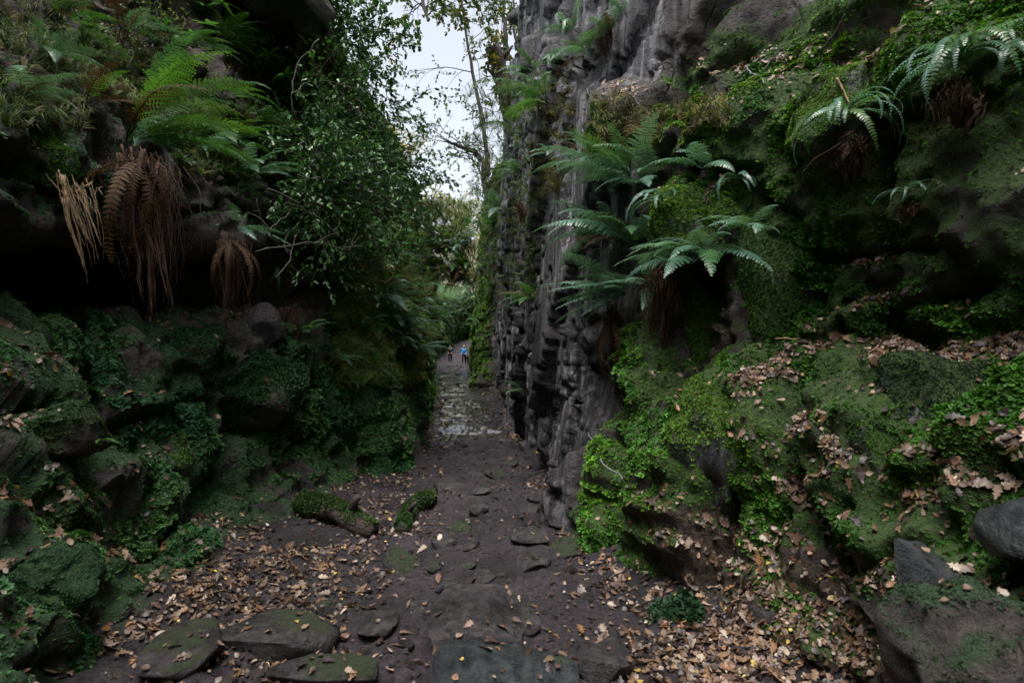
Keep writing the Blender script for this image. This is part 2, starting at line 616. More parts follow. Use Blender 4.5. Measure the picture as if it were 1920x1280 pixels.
LEFT = [
    Z(-11, [(-1.5, 0), (-1.6, .8), (-1.8, 1.3), (-2.0, 1.8), (-2.2, 2.1), (-2.3, 2.5), (-2.2, 2.9), (-2.3, 3.6), (-2.6, 4.6), (-2.8, 5.8), (-3.0, 7.4)]),
    Z(0.4, [(-1.6, 0), (-1.7, .5), (-1.95, .9), (-2.3, 1.45), (-2.7, 1.6), (-2.8, 2.0), (-2.3, 2.25), (-2.5, 3.1), (-2.9, 4.3), (-3.2, 5.6), (-3.4, 7.4)]),
    Z(2.4, [(-1.75, 0), (-1.85, .5), (-2.12, .82), (-2.95, 1.5), (-3.8, 1.62), (-3.9, 2.05), (-2.75, 2.15), (-2.78, 2.85), (-3.2, 4.1), (-3.5, 5.5), (-3.8, 7.2)]),
    Z(3.8, [(-1.95, 0), (-2.3, .45), (-2.75, 1.0), (-3.1, 1.55), (-4.4, 1.68), (-4.3, 2.2), (-2.95, 2.42), (-3.05, 2.95), (-3.7, 4.1), (-4.2, 5.4), (-4.5, 7.0)]),
    Z(5.0, [(-1.95, 0), (-2.25, .45), (-2.55, 1.1), (-2.75, 1.75), (-3.9, 1.9), (-3.8, 2.35), (-2.7, 2.52), (-2.9, 3.1), (-3.4, 4.2), (-3.8, 5.3), (-4.0, 6.8)]),
    Z(6.4, [(-1.85, 0), (-2.0, .5), (-2.2, 1.1), (-2.4, 1.8), (-2.6, 2.0), (-2.6, 2.35), (-2.5, 2.6), (-2.7, 3.2), (-3.0, 4.3), (-3.2, 5.2), (-3.3, 6.8)]),
    Z(7.8, [(-1.5, 0), (-1.65, .4), (-1.95, 1.0), (-2.1, 1.7), (-2.2, 2.0), (-2.25, 2.3), (-2.3, 2.6), (-2.5, 3.3), (-2.75, 4.3), (-2.9, 5.3), (-3.1, 6.8)]),
    Z(10, [(-1.65, 0), (-1.7, .3), (-1.75, 1), (-1.85, 1.7), (-2.0, 2.0), (-2.15, 2.4), (-2.35, 2.8), (-2.6, 3.5), (-2.85, 4.4), (-3.0, 5.4), (-3.3, 6.8)]),
    Z(14, [(-2.2, 0), (-2.2, .4), (-2.25, 1.1), (-2.3, 1.8), (-2.4, 2.2), (-2.55, 2.8), (-2.7, 3.4), (-2.85, 4.4), (-2.95, 5.5), (-3.1, 6.5), (-3.5, 7.5)]),
    Z(18, [(-2.85, 0), (-2.8, .4), (-2.8, 1.2), (-2.8, 2), (-2.8, 2.5), (-2.85, 3.1), (-2.9, 3.7), (-3.0, 4.5), (-3.1, 5.4), (-3.25, 6.3), (-3.8, 7.2)]),
    Z(26, [(-4.1, 0), (-4.0, .4), (-3.9, 1.2), (-3.75, 2), (-3.7, 2.5), (-3.7, 3.0), (-3.75, 3.6), (-3.8, 4.4), (-3.9, 5.2), (-4.1, 6.0), (-4.8, 7)]),
    Z(38, [(-6.0, 0), (-5.9, .4), (-5.7, 1.2), (-5.5, 2), (-5.3, 2.5), (-5.2, 3.0), (-5.2, 3.6), (-5.2, 4.4), (-5.3, 5.2), (-5.5, 6.2), (-6.2, 7.2)]),
    Z(58, [(-8.0, 0), (-8.0, .4), (-7.9, 1.2), (-7.8, 2), (-7.7, 2.5), (-7.8, 3.0), (-8.0, 3.6), (-8.2, 4.4), (-8.5, 5.4), (-8.8, 6.4), (-9.4, 7.4)]),
    Z(74, [(-7.9, 0), (-7.8, 2.0), (-7.7, 2.5), (-7.6, 3.0), (-7.6, 3.4), (-7.6, 4), (-7.6, 4.6), (-7.6, 5.2), (-7.7, 5.8), (-7.9, 6.6), (-8.4, 7.4)]),
    Z(92, [(-6.8, 0), (-6.6, 3.0), (-6.4, 3.6), (-6.2, 4.2), (-6.1, 4.8), (-6.0, 5.5), (-6.0, 6.2), (-6.0, 7), (-6.2, 8), (-6.4, 9), (-7, 10)]),
]
RIGHT = [
    Z(-11, [(1.3, 0), (1.5, .9), (1.7, 1.4), (1.8, 1.9), (2.0, 2.2), (2.1, 2.8), (2.2, 3.4), (2.2, 4.0), (2.6, 4.3), (2.8, 6), (3, 9)]),
    Z(0.4, [(1.45, 0), (1.6, .7), (1.75, 1.15), (1.85, 1.5), (2.1, 1.62), (2.2, 2.2), (2.25, 2.8), (2.2, 3.2), (2.6, 3.5), (2.8, 5.2), (3.0, 9)]),
    Z(2.0, [(1.35, 0), (1.5, .62), (1.62, 1.0), (1.78, 1.45), (2.2, 1.66), (2.25, 2.2), (2.3, 2.7), (2.25, 3.05), (2.7, 3.35), (2.9, 5.2), (3.0, 9)]),
    Z(3.0, [(1.2, 0), (1.34, .5), (1.48, .92), (1.62, 1.42), (2.0, 1.66), (2.02, 2.2), (2.0, 2.65), (1.85, 3.0), (2.6, 3.3), (2.85, 5.2), (2.9, 9)]),
    Z(3.8, [(.86, 0), (.96, .45), (1.12, .9), (1.38, 1.3), (1.58, 1.6), (1.62, 2.2), (1.6, 2.65), (1.52, 3.1), (2.2, 3.45), (2.4, 5.2), (2.5, 9.2)]),
    Z(4.5, [(.62, 0), (.7, .5), (.84, 1.0), (1.05, 1.5), (1.22, 1.9), (1.25, 2.4), (1.2, 2.85), (1.15, 3.3), (1.6, 3.6), (1.75, 5.2), (1.85, 9.6)]),
    Z(5.5, [(.48, 0), (.53, .6), (.65, 1.2), (.7, 1.7), (.78, 2.2), (.8, 2.8), (.8, 3.4), (.82, 3.9), (1.12, 4.15), (1.22, 6), (1.3, 10)]),
    Z(7, [(.36, 0), (.36, .6), (.38, 1.3), (.44, 2), (.48, 2.6), (.5, 3.3), (.54, 4), (.58, 4.7), (.68, 5.0), (.74, 7), (.8, 10.4)]),
    Z(9, [(.22, 0), (.23, .6), (.25, 1.4), (.29, 2.2), (.33, 3), (.36, 3.8), (.38, 4.6), (.42, 5.4), (.46, 5.8), (.48, 8), (.5, 10.6)]),
    Z(12.5, [(.06, 0), (.07, .6), (.08, 1.4), (.1, 2.4), (.12, 3.2), (.15, 4), (.18, 5), (.2, 6), (.24, 6.5), (.27, 8.4), (.3, 10.6)]),
    Z(18, [(-.2, 0), (-.2, .6), (-.18, 1.4), (-.16, 2.4), (-.15, 3.3), (-.14, 4.2), (-.12, 5.2), (-.1, 6.3), (-.06, 7), (-.02, 8.6), (.02, 10)]),
    Z(24.6, [(-.5, 0), (-.5, .6), (-.48, 1.4), (-.46, 2.4), (-.45, 3.3), (-.44, 4.2), (-.42, 5.2), (-.4, 6.2), (-.38, 7), (-.36, 8.2), (-.3, 9.4)]),
    Z(25.3, [(-1.62, 0), (-1.6, .5), (-1.55, 1.2), (-1.5, 1.9), (-1.2, 2.4), (-1.05, 3.2), (-1.0, 4.2), (-.95, 5.2), (-.9, 6.4), (-.8, 7.8), (-.7, 9.2)]),
    Z(34, [(-2.25, 0), (-2.2, .6), (-2.15, 1.4), (-2.1, 2.2), (-2.0, 3), (-1.95, 4), (-1.9, 5), (-1.85, 6), (-1.8, 6.8), (-1.7, 7.8), (-1.6, 9)]),
    Z(47, [(-3.2, 0), (-3.2, .6), (-3.1, 1.4), (-3.05, 2.2), (-3.0, 3), (-2.9, 4), (-2.8, 5), (-2.7, 6), (-2.6, 6.8), (-2.5, 7.8), (-2.4, 9)]),
    Z(62, [(-4.1, 0), (-4.1, .8), (-4.0, 1.6), (-3.9, 2.4), (-3.8, 3.2), (-3.7, 4), (-3.6, 5), (-3.5, 6), (-3.4, 6.8), (-3.3, 7.8), (-3.2, 8.8)]),
    Z(76, [(-5.0, 0), (-5.0, 2.0), (-4.9, 2.6), (-4.8, 3.2), (-4.7, 3.8), (-4.6, 4.4), (-4.5, 5.2), (-4.4, 6), (-4.3, 6.8), (-4.2, 7.8), (-4, 9)]),
    Z(92, [(-6.2, 0), (-6.2, 3.0), (-6.1, 3.6), (-6.0, 4.2), (-5.9, 4.8), (-5.8, 5.4), (-5.7, 6), (-5.6, 6.8), (-5.5, 7.6), (-5.4, 8.4), (-5.2, 9.4)]),
]


def blur(d, n):
    for i in range(n):
        e = np.pad(d, 1, mode='edge')
        d = (e[:-2, 1:-1] + 2 * e[1:-1, 1:-1] + e[2:, 1:-1]) / 4
        e = np.pad(d, 1, mode='edge')
        d = (e[1:-1, :-2] + 2 * e[1:-1, 1:-1] + e[1:-1, 2:]) / 4
    return d


def make_left():
    P, v = loft(LEFT, [10, 20, 18, 24, 26, 18, 26, 30, 40, 36, 36, 14, 8, 6, 5], -1)
    Nn = grid_normals(P, False)
    if Nn[60, 300, 0] < 0:
        Nn = -Nn
    near = 1 / (1 + np.maximum(P[..., 1] - 10, 0) / 14)
    flat = sstep(13.2, 14.5, v)
    y, z = P[..., 1], P[..., 2]
    d = 0.17 * fbm(P, 1.5, 3, 3) + 0.13 * fbm(P, (0.7, 0.7, 0.42), 3, 9, 0.5, True) + 0.05 * fbm(P, 0.28, 3, 21)
    b1, c1 = voro(y / 0.9 + 0.35 * fbm(P, 0.8, 2, 40), z / 0.55 + 0.3 * fbm(P, 0.6, 2, 41), 5)
    d += (c1 - 0.5) * 0.2 * sstep(0.0, 0.12, b1) - 0.06 * (1 - sstep(0, 0.1, b1))
    d *= np.where(y > 12, 1.25, 1.0)
    cl = 1 - np.abs(fbm(P, (0.9, 0.9, 2.0), 2, 80))
    d -= 0.2 * sstep(0.93, 0.995, cl) * near
    far_ = sstep(9, 14, y)
    d += far_ * 0.28 * fbm(P, (1.5, 2.2, 0.9), 3, 77)
    cave = sstep(4.2, 4.9, v) * (1 - sstep(6.4, 6.9, v)) * (1 - sstep(6.2, 7.6, y))
    d *= (1 - 0.4 * cave)
    lump = np.abs(fbm(P, 0.32, 2, 60))
    d += 0.07 * (0.35 - lump) * (1 - cave) * near
    d += 0.02 * fbm(P, 0.09, 2, 70) * near
    d += (1 - cave) * near * (0.1 * (0.35 - np.abs(fbm(P, 0.2, 2, 94))) + 0.02 * fbm(P, 0.07, 2, 95))
    d *= (1 - flat)
    P2 = P + Nn * d[..., None]
    P2[..., 2] += flat * 0.5 * fbm(P, 6.0, 3, 90)
    N2 = grid_normals(P2, False)
    if N2[60, 300, 0] < 0:
        N2 = -N2
    nz = N2[..., 2]
    m = 0.42 + 0.55 * fbm(P2, 0.9, 3, 31) + 0.35 * nz
    m += 0.25 * sstep(1.0, 2.0, v) * (1 - sstep(3.4, 4.2, v))
    m -= 1.1 * cave
    m -= 0.25 * sstep(7.6, 8.6, v) * (1 - far_)
    m += 0.18 * far_
    m += 0.45 * fbm(P2, (0.35, 0.35, 0.3), 3, 36)
    m = np.clip(m, 0, 1)
    soil = np.clip(sstep(7.4, 9, v) * 0.7 * (1 - far_) + 0.5 * sstep(0.5, 0.8, nz) * (0.5 + fbm(P2, 0.7, 2, 55)) + flat, 0, 1)
    return P2, N2, v, m, soil


def make_right():
    P, v = loft(RIGHT, [10, 20, 18, 20, 18, 24, 22, 22, 22, 44, 60, 14, 8, 6, 5], 1)
    Nn = grid_normals(P, True)
    if Nn[60, 300, 0] > 0:
        Nn = -Nn
    flat = sstep(11.3, 12.5, v)
    y, z = P[..., 1], P[..., 2]
    near = 1 / (1 + np.maximum(y - 10, 0) / 14)
    rocky = sstep(4.6, 5.2, y) * (1 - sstep(24.4, 25, y))
    top_rock = sstep(9.2, 9.8, v) * sstep(3.4, 3.8, y)
    rocky = np.maximum(rocky, top_rock * (1 - sstep(24.4, 25, y)))
    d = (0.13 - 0.09 * rocky) * fbm(P, 1.3, 3, 103) + 0.05 * fbm(P, 0.3, 3, 121) * (1 - 0.85 * rocky)
    d += (1 - rocky) * 0.13 * fbm(P, (0.6, 0.6, 0.5), 3, 109, 0.5, True)
    wu = y / 1.15 + 0.12 * fbm(P, 0.9, 2, 140) + 0.1 * z
    wv = z / 2.7 + 0.14 * fbm(P, 0.9, 2, 141) + 0.35 * y
    b1, c1 = voro(wu, wv, 15)
    t1 = voro.tilt
    b2, c2 = voro(y / 0.42 + 0.14 * fbm(P, 0.4, 2, 142) + .15 * z, z / 0.8 + 0.14 * fbm(P, 0.4, 2, 143) + .3 * y, 25)
    t2 = voro.tilt
    blocks = (c1 - 0.5) * 0.26 - 0.1 * (1 - sstep(0, 0.03, b1))
    blocks += 0.3 * t1 + 0.11 * t2
    blocks += ((c2 - 0.5) * 0.05 - 0.025 * (1 - sstep(0, 0.04, b2))) * (c1 > 0.3)
    d += blocks * (0.7 + 0.3 * rocky) * np.where(y > 14, 1.5, 1)
    cl = 1 - np.abs(fbm(P, (0.9, 0.9, 2.4), 2, 180))
    d -= (0.26 * sstep(0.9, 0.995, cl) * (1 - rocky) + 0.11 * sstep(0.93, 0.995, cl) * rocky) * near
    cl2 = 1 - np.abs(fbm(P, (1.6, 1.6, 0.7), 2, 185))
    d -= 0.12 * sstep(0.94, 0.995, cl2) * near * (1 - 0.6 * rocky)
    d += (1 - rocky) * 0.16 * fbm(P, (1.0, 1.0, 0.8), 2, 188)
    d = blur(d, 1)
    d += (1 - rocky) * near * (0.1 * (0.35 - np.abs(fbm(P, 0.2, 2, 194))) + 0.03 * fbm(P, 0.07, 2, 195))
    fr = 1 - np.abs(fbm(P + 3, (0.5, 0.5, 1.5), 2, 191))
    d -= rocky * 0.06 * sstep(0.95, 0.99, fr)
    fr2 = 1 - np.abs(fbm(P + 9, (1.1, 1.1, 0.35), 2, 192))
    d -= rocky * 0.05 * sstep(0.95, 0.99, fr2)
    d += rocky * (0.004 * fbm(P, (0.12, 0.12, 0.5), 3, 193, 0.6, True) + 0.16 * t1 + 0.06 * t2)
    d += rocky * (0.004 * fbm(P, (0.2, 0.2, 0.8), 3, 160, 0.5, True) + 0.004 * fbm(P, (0.1, 0.1, 0.16), 3, 162, 0.6, True))
    lump = np.abs(fbm(P, 0.3, 2, 161))
    d += 0.075 * (0.35 - lump) * (1 - rocky) * near
    d += 0.014 * fbm(P, 0.08, 2, 170) * near
    qs = 0.11
    qf = (d + 0.015 * fbm(P, 0.9, 2, 196)) / qs
    dq = (np.floor(qf) + sstep(0.42, 0.58, qf - np.floor(qf))) * qs
    d = d * (1 - 0.8 * rocky) + dq * 0.8 * rocky
    d *= (1 - flat)
    P2 = P + Nn * d[..., None]
    P2[..., 2] += flat * 0.5 * fbm(P, 6.0, 3, 190)
    N2 = grid_normals(P2, True)
    if N2[60, 300, 0] > 0:
        N2 = -N2
    nz = N2[..., 2]
    m = 0.5 + 0.5 * fbm(P2, (0.8, 0.8, 1.3), 3, 131) + 0.4 * nz
    m -= rocky * (0.62 - 0.5 * np.maximum(fbm(P2, (0.5, 0.9, 2.6), 3, 133), 0))
    m += 0.35 * sstep(24.8, 25.4, y) * (1 - sstep(3, 5, z))
    m += 0.36 * (1 - sstep(3.2, 4.4, y)) - 0.1
    m += (0.16 + 0.2 * (1 - sstep(2.9, 3.5, y))) * sstep(1.9, 2.4, z) * (1 - rocky)
    m += (1 - rocky) * 0.55 * fbm(P2, (0.35, 0.35, 0.3), 3, 136)
    m -= 0.55 * (1 - sstep(1.7, 2.6, v)) * (1 - sstep(3.2, 3.9, y))
    m -= 0.1 * sstep(5.3, 5.6, v) * (1 - sstep(6.5, 7.2, v)) * (1 - rocky)
    m = np.clip(m, 0, 1)
    soil = np.clip(0.8 * sstep(0.5, 0.8, nz) * (0.6 + fbm(P2, 0.6, 2, 155)) + flat, 0, 1)
    soil = np.clip(soil + (1 - rocky) * (0.65 + 0.5 * fbm(P2, 0.5, 2, 157)) + 0.8 * (1 - sstep(1.7, 2.6, v)) * (1 - sstep(3.2, 3.9, y)), 0, 1)
    return P2, N2, v, m, soil


LP, LN, LV, LM, LS = make_left()
RP, RN, RV, RM, RS = make_right()


def cliff(name, P, Nn, m, soil, mat, outward):
    nv, nu = P.shape[:2]
    F = grid_faces(nv, nu, False)
    V = P.reshape(-1, 3)
    n0 = np.cross(V[F[500, 1]] - V[F[500, 0]], V[F[500, 2]] - V[F[500, 0]])
    if n0 @ Nn.reshape(-1, 3)[F[500, 0]] < 0:
        F = F[:, ::-1].copy()
    me = raw_mesh(name, V, F, {'moss': m.ravel(), 'soil': soil.ravel()})
    o = tag(mobj(name, me, mat), kind='structure')
    return V, F


LVt, LF = cliff('cliff_left', LP, LN, LM, LS, M['left_rock'], 1)
RVt, RF = cliff('cliff_right', RP, RN, RM, RS, M['right_rock'], -1)


# path / floor of the chasm
def path_l(y):
    return np.interp(y, [-12, 2, 3, 4.5, 5.5, 8, 18, 33, 58, 80, 95], [-1.0, -.9, -1.0, -.95, -.9, -1.1, -2.3, -4.6, -7.2, -7.0, -6])


def path_r(y):
    return np.interp(y, [-12, 2, 3.5, 5, 8, 18, 24, 26, 47, 70, 95], [.8, .6, .55, .5, .2, -.3, -.7, -1.8, -3.4, -4.6, -5.5])


gx = np.concatenate([np.linspace(-11, -5, 30), np.arange(-4.95, 2.3, 0.032), np.linspace(2.35, 5, 12)])
gy = [-11.0]
while gy[-1] < 92:
    gy.append(gy[-1] + (0.35 if gy[-1] < 1 else max(0.03, 0.009 * gy[-1])))
gy = np.array(gy)
GX, GY = np.meshgrid(gx, gy)
GP = np.stack([GX, GY, gz(GY)], 2)
inpath = sstep(-0.35, 0.15, GX - path_l(GY)) * sstep(-0.25, 0.15, path_r(GY) - GX)
bankl = np.maximum(path_l(GY) - GX - 0.1, 0)
bankr = np.maximum(GX - path_r(GY) - 0.05, 0)
GP[..., 2] += 0.17 * np.minimum(bankl, 2.0) + 0.2 * np.minimum(bankr, 1.5)
wetz = inpath * sstep(9, 12.5, GY) * (1 - sstep(36, 44, GY))
GP[..., 2] += 0.06 * fbm(GP, 1.1, 3, 200) + (0.05 - 0.02 * wetz) * fbm(GP, 0.4, 3, 203, 0.5, True) + (0.028 - 0.017 * wetz) * fbm(GP, 0.14, 3, 206, 0.6, True)
# worn, flat bedding plates in the tread
pb, pc = voro(GX / 0.42 + 0.3 * fbm(GP, 0.5, 2, 210), GY / 0.5 + 0.3 * fbm(GP, 0.5, 2, 211), 35)
plate = inpath * sstep(3.5, 5, GY)
GP[..., 2] += plate * (1 - 0.75 * wetz) * ((pc - 0.5) * 0.08 * sstep(0, 0.08, pb))
wet = inpath * sstep(7.5, 13.5, GY) * (1 - sstep(36, 44, GY))
wet = np.clip(wet * (0.85 + 0.6 * fbm(GP, 2.2, 2, 220)) + 0.2 * inpath, 0, 1)
gm = np.clip((1 - inpath) * (0.25 + 0.5 * fbm(GP, 0.8, 3, 230)) + 0.45 * sstep(0.55, 1.1, bankl), 0, 1)
GV = GP.reshape(-1, 3)
GF = grid_faces(len(gy), len(gx), False)
gme = raw_mesh('ground', GV, GF, {'wet': wet.ravel(), 'moss': gm.ravel()})
tag(mobj('ground', gme, M['ground']), kind='structure')

# land closing the chasm at both ends and reaching out to the horizon
def end_bank(name, ysign, y0, prof):
    xs = np.concatenate([np.linspace(-230, -20, 12), np.linspace(-16, 12, 80), np.linspace(16, 230, 12)])
    yy = np.array([p[0] for p in prof])
    yq = np.concatenate([np.linspace(yy[0], yy[3], 50), np.linspace(yy[3], yy[-1], 30)[1:]])
    zz = np.interp(yq, yy, [p[1] for p in prof])
    X, Yv = np.meshgrid(xs, yq)
    Q = np.stack([X, y0 + ysign * Yv, np.repeat(zz[:, None], len(xs), 1)], 2)
    Q[..., 2] += 0.9 * fbm(Q, 5, 4, 300) + 0.3 * fbm(Q, 1.2, 3, 310)
    F = grid_faces(len(yq), len(xs), ysign < 0)
    n = Q[..., 2] * 0 + 0.7
    me = raw_mesh(name, Q.reshape(-1, 3), F, {'moss': n.ravel(), 'soil': np.clip(0.4 + fbm(Q, 2, 2, 320), 0, 1).ravel()})
    tag(mobj(name, me, M['left_rock']), kind='structure')


end_bank('hillside', 1, 86, [(0, -1.0), (2, 3.0), (6, 4.2), (16, 6.0), (60, 14), (400, 24)])
end_bank('hillside_behind', -1, -9, [(0, -1.0), (1, 2.5), (3, 6.5), (8, 9.5), (60, 14), (400, 20)])

BV = np.vstack([LVt, RVt, GV])
BF = np.vstack([LF, RF + len(LVt), GF + len(LVt) + len(RVt)])
BVH = BVHTree.FromPolygons(BV.tolist(), BF.tolist())
CAMP = Vector((0, 0, EYE))


def hit(px, py):
    d = (at(px, py, 1.0) - CAMP).normalized()
    loc, nor, i, dist = BVH.ray_cast(CAMP, d)
    if loc is None:
        print('NO SURFACE AT', px, py)
        return at(px, py, 9.0), Vector((0, -1, 0))
    if nor is not None and nor.dot(d) > 0:
        nor = -nor
    return loc, nor


def floor_z(x, y):
    loc, n, i, d = BVH.ray_cast(Vector((x, y, float(gz(y)) + 1.3)), Vector((0, 0, -1)))
    return loc.z if loc else float(gz(y))


def in_view(p, margin=0.0):
    if p[1] < 0.3:
        return False
    px = 960 + p[0] / p[1] * FPX
    py = 640 - (p[2] - EYE) / p[1] * FPX
    return -margin < px < 1920 + margin and -margin < py < 1280 + margin


# ------------------------------------------------------------------ scatter with geometry nodes
def scatter(name, proto, pts, rot, scl, tint, mat, parent=None):
    """one object: its mesh holds the sprig (faces) and loose points; a node group puts the sprig on every point"""
    V, F = proto
    n0 = len(V)
    n = n0 + len(pts)
    allv = np.vstack([V, pts])
    isp = np.zeros(n)
    isp[n0:] = 1
    ro = np.zeros((n, 3))
    ro[n0:] = rot
    sc = np.ones((n, 3))
    sc[n0:] = scl
    ti = np.ones((n, 4))
    ti[n0:, :3] = tint
    me = raw_mesh(name, allv, F, {'is_point': isp, 'turn': ro, 'size': sc, 'tint': ti}, True)
    o = mobj(name, me, mat, parent)
    ng = bpy.data.node_groups.get('scatter_sprigs')
    if ng is None:
        ng = bpy.data.node_groups.new('scatter_sprigs', 'GeometryNodeTree')
        ng.interface.new_socket('Geometry', in_out='INPUT', socket_type='NodeSocketGeometry')
        ng.interface.new_socket('Geometry', in_out='OUTPUT', socket_type='NodeSocketGeometry')
        nn, ll = ng.nodes, ng.links
        gi, go = nn.new('NodeGroupInput'), nn.new('NodeGroupOutput')

        def na(nm, ty):
            a = nn.new('GeometryNodeInputNamedAttribute')
            a.data_type = ty
            a.inputs['Name'].default_value = nm
            return a.outputs[0]
        cmp_ = nn.new('FunctionNodeCompare')
        cmp_.data_type = 'FLOAT'
        cmp_.operation = 'GREATER_THAN'
        ll.new(na('is_point', 'FLOAT'), cmp_.inputs[0])
        cmp_.inputs[1].default_value = 0.5
        sep = nn.new('GeometryNodeSeparateGeometry')
        sep.domain = 'POINT'
        ll.new(gi.outputs[0], sep.inputs[0])
        ll.new(cmp_.outputs[0], sep.inputs['Selection'])
        iop = nn.new('GeometryNodeInstanceOnPoints')
        ll.new(sep.outputs[0], iop.inputs['Points'])
        ll.new(sep.outputs[1], iop.inputs['Instance'])
        e2r = nn.new('FunctionNodeEulerToRotation')
        ll.new(na('turn', 'FLOAT_VECTOR'), e2r.inputs[0])
        ll.new(e2r.outputs[0], iop.inputs['Rotation'])
        ll.new(na('size', 'FLOAT_VECTOR'), iop.inputs['Scale'])
        ll.new(iop.outputs[0], go.inputs[0])
    md = o.modifiers.new('sprigs', 'NODES')
    md.node_group = ng
    tag(o, kind='stuff')
    return o


def eulers(nrm, spin):
    """XYZ eulers turning +Z to nrm after a spin about Z"""
    n = nrm / (np.linalg.norm(nrm, axis=1)[:, None] + 1e-9)
    ref = np.tile(np.array((0.0, 0.0, 1.0)), (len(n), 1))
    ref[np.abs(n[:, 2]) > 0.95] = (1, 0, 0)
    a = np.cross(ref, n)
    a /= np.linalg.norm(a, axis=1)[:, None] + 1e-9
    b = np.cross(n, a)
    cs, sn = np.cos(spin)[:, None], np.sin(spin)[:, None]
    X = a * cs + b * sn
    Yv = -a * sn + b * cs
    Zv = n
    # matrix columns X,Y,Z ; R[r][c]
    sy = -X[:, 2]
    ey = np.arcsin(np.clip(sy, -1, 1))
    ex = np.arctan2(Yv[:, 2], Zv[:, 2])
    ez = np.arctan2(X[:, 1], X[:, 0])
    return np.stack([ex, ey, ez], 1)


def sample_mesh(V, F, w, n, rng):
    """n random points on quads/tris with weights per vertex times area"""
    A, B, C = V[F[:, 0]], V[F[:, 1]], V[F[:, 2]]
    D = V[F[:, 3]] if F.shape[1] == 4 else C
    cr = np.cross(C - A, D - B) if F.shape[1] == 4 else np.cross(B - A, C - A)
    area = 0.5 * np.linalg.norm(cr, axis=1)
    wf = w[F].mean(1) * area
    cum = np.cumsum(wf)
    k = np.searchsorted(cum, rng.random(n) * cum[-1])
    k = np.clip(k, 0, len(F) - 1)
    u, t = rng.random((n, 1)), rng.random((n, 1))
    if F.shape[1] == 4:
        P = (A[k] * (1 - u) + B[k] * u) * (1 - t) + (D[k] * (1 - u) + C[k] * u) * t
    else:
        s = np.sqrt(u)
        P = A[k] * (1 - s) + B[k] * s * (1 - t) + C[k] * s * t
    Nn = cr[k]
    Nn = Nn / (np.linalg.norm(Nn, axis=1)[:, None] + 1e-9)
    return P, Nn, k


def visible_weight(V):
    y = np.maximum(V[:, 1], 0.8)
    px = 960 + V[:, 0] / y * FPX
    py = 640 - (V[:, 2] - EYE) / y * FPX
    ok = (V[:, 1] > 0.6) & (px > -250) & (px < 2170) & (py > -250) & (py < 1530)
    return ok * np.clip(3.2 / y, 0, 1.3) ** 1.55


def moss_proto(seed, leaves=15, long=1.0):
    rng = np.random.default_rng(seed)
    V, F = [], []
    for i in range(leaves):
        a = rng.random() * 2 * math.pi
        r0 = rng.random() * 0.55
        el = rng.uniform(0.15, 1.1)
        L = rng.uniform(0.5, 0.95) * long
        w = rng.uniform(0.16, 0.28)
        o = np.array((math.cos(a) * r0, math.sin(a) * r0, 0.05))
        a2 = a + rng.normal() * 0.6
        d = np.array((math.cos(a2) * math.cos(el), math.sin(a2) * math.cos(el), math.sin(el)))
        s = np.array((-math.sin(a2), math.cos(a2), 0))
        up = np.cross(s, d) * 0.1
        p0, p1, p2 = o, o + d * L * 0.55 + up, o + d * L - np.array((0, 0, 0.12))
        n = len(V)
        V += [p0, p1 - s * w, p1 + s * w, p2]
        F += [(n, n + 1, n + 2), (n + 1, n + 3, n + 2)]
    return np.array(V), np.array(F)


def moss_tints(n, base, rng, P):
    b = np.asarray(base, float)
    f = fbm(P, 0.55, 3, 401)
    t = np.clip(0.5 + 1.2 * f, 0, 1)[:, None]
    c = b[0] * (1 - t) + b[1] * t
    br = np.clip(fbm(P, 0.4, 3, 431) * 2.0 - .55, 0, .5)[:, None]
    c = c * (1 - br) + np.array((0.07, 0.065, 0.025)) * br
    dk = np.clip(fbm(P, 0.8, 2, 441) * 2.0 - .1, 0, .75)[:, None]
    c = c * (1 - dk) + b[0] * 0.7 * dk
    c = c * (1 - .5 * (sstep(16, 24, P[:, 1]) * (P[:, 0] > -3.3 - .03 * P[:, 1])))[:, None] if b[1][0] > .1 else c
    fy = (sstep(7, 12, P[:, 1]) * (P[:, 0] < -1))[:, None]           # yellower moss on the far left, colour also lightened to imitate stronger light
    c = c * (1 - fy) + fy * (c * np.array((2.2, 1.75, 1.2)))
    return c * rng.uniform(0.6, 1.4, (n, 1)) * (1 + rng.normal(size=(n, 3)) * 0.07)


def moss_on(name, V, F, m, n, base, seed, smin=0.008, smax=0.017):
    rng = np.random.default_rng(seed)
    w = np.clip((m - 0.45) * 3.2, 0, 1) * visible_weight(V)
    P, Nn, k = sample_mesh(V, F, w, n, rng)
    nrm = Nn + rng.normal(size=Nn.shape) * 0.25 + np.array((0, 0, 0.35))
    dist = np.maximum(P[:, 1], 1.5)
    s = rng.uniform(smin, smax, n) * np.clip(dist / 3.2, 0.8, 7) ** 0.8 * np.clip(1.35 + 2.0 * fbm(P, 0.35, 2, 451), .95, 2.5)
    scl = np.stack([s, s, s * rng.uniform(0.6, 1.2, n)], 1)
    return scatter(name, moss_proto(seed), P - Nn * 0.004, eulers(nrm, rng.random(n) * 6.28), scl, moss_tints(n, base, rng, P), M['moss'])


moss_on('moss_carpet', LVt, LF, LM.ravel(), 270000, [(0.024, 0.09, 0.04), (0.065, 0.155, 0.034)], 1)
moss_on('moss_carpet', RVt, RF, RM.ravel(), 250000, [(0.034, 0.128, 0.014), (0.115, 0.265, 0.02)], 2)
moss_on('ground_moss', GV, GF, gm.ravel(), 14000, [(0.022, 0.06, 0.025), (0.04, 0.095, 0.022)], 3)

# ------------------------------------------------------------------ rocks
_ico = {}


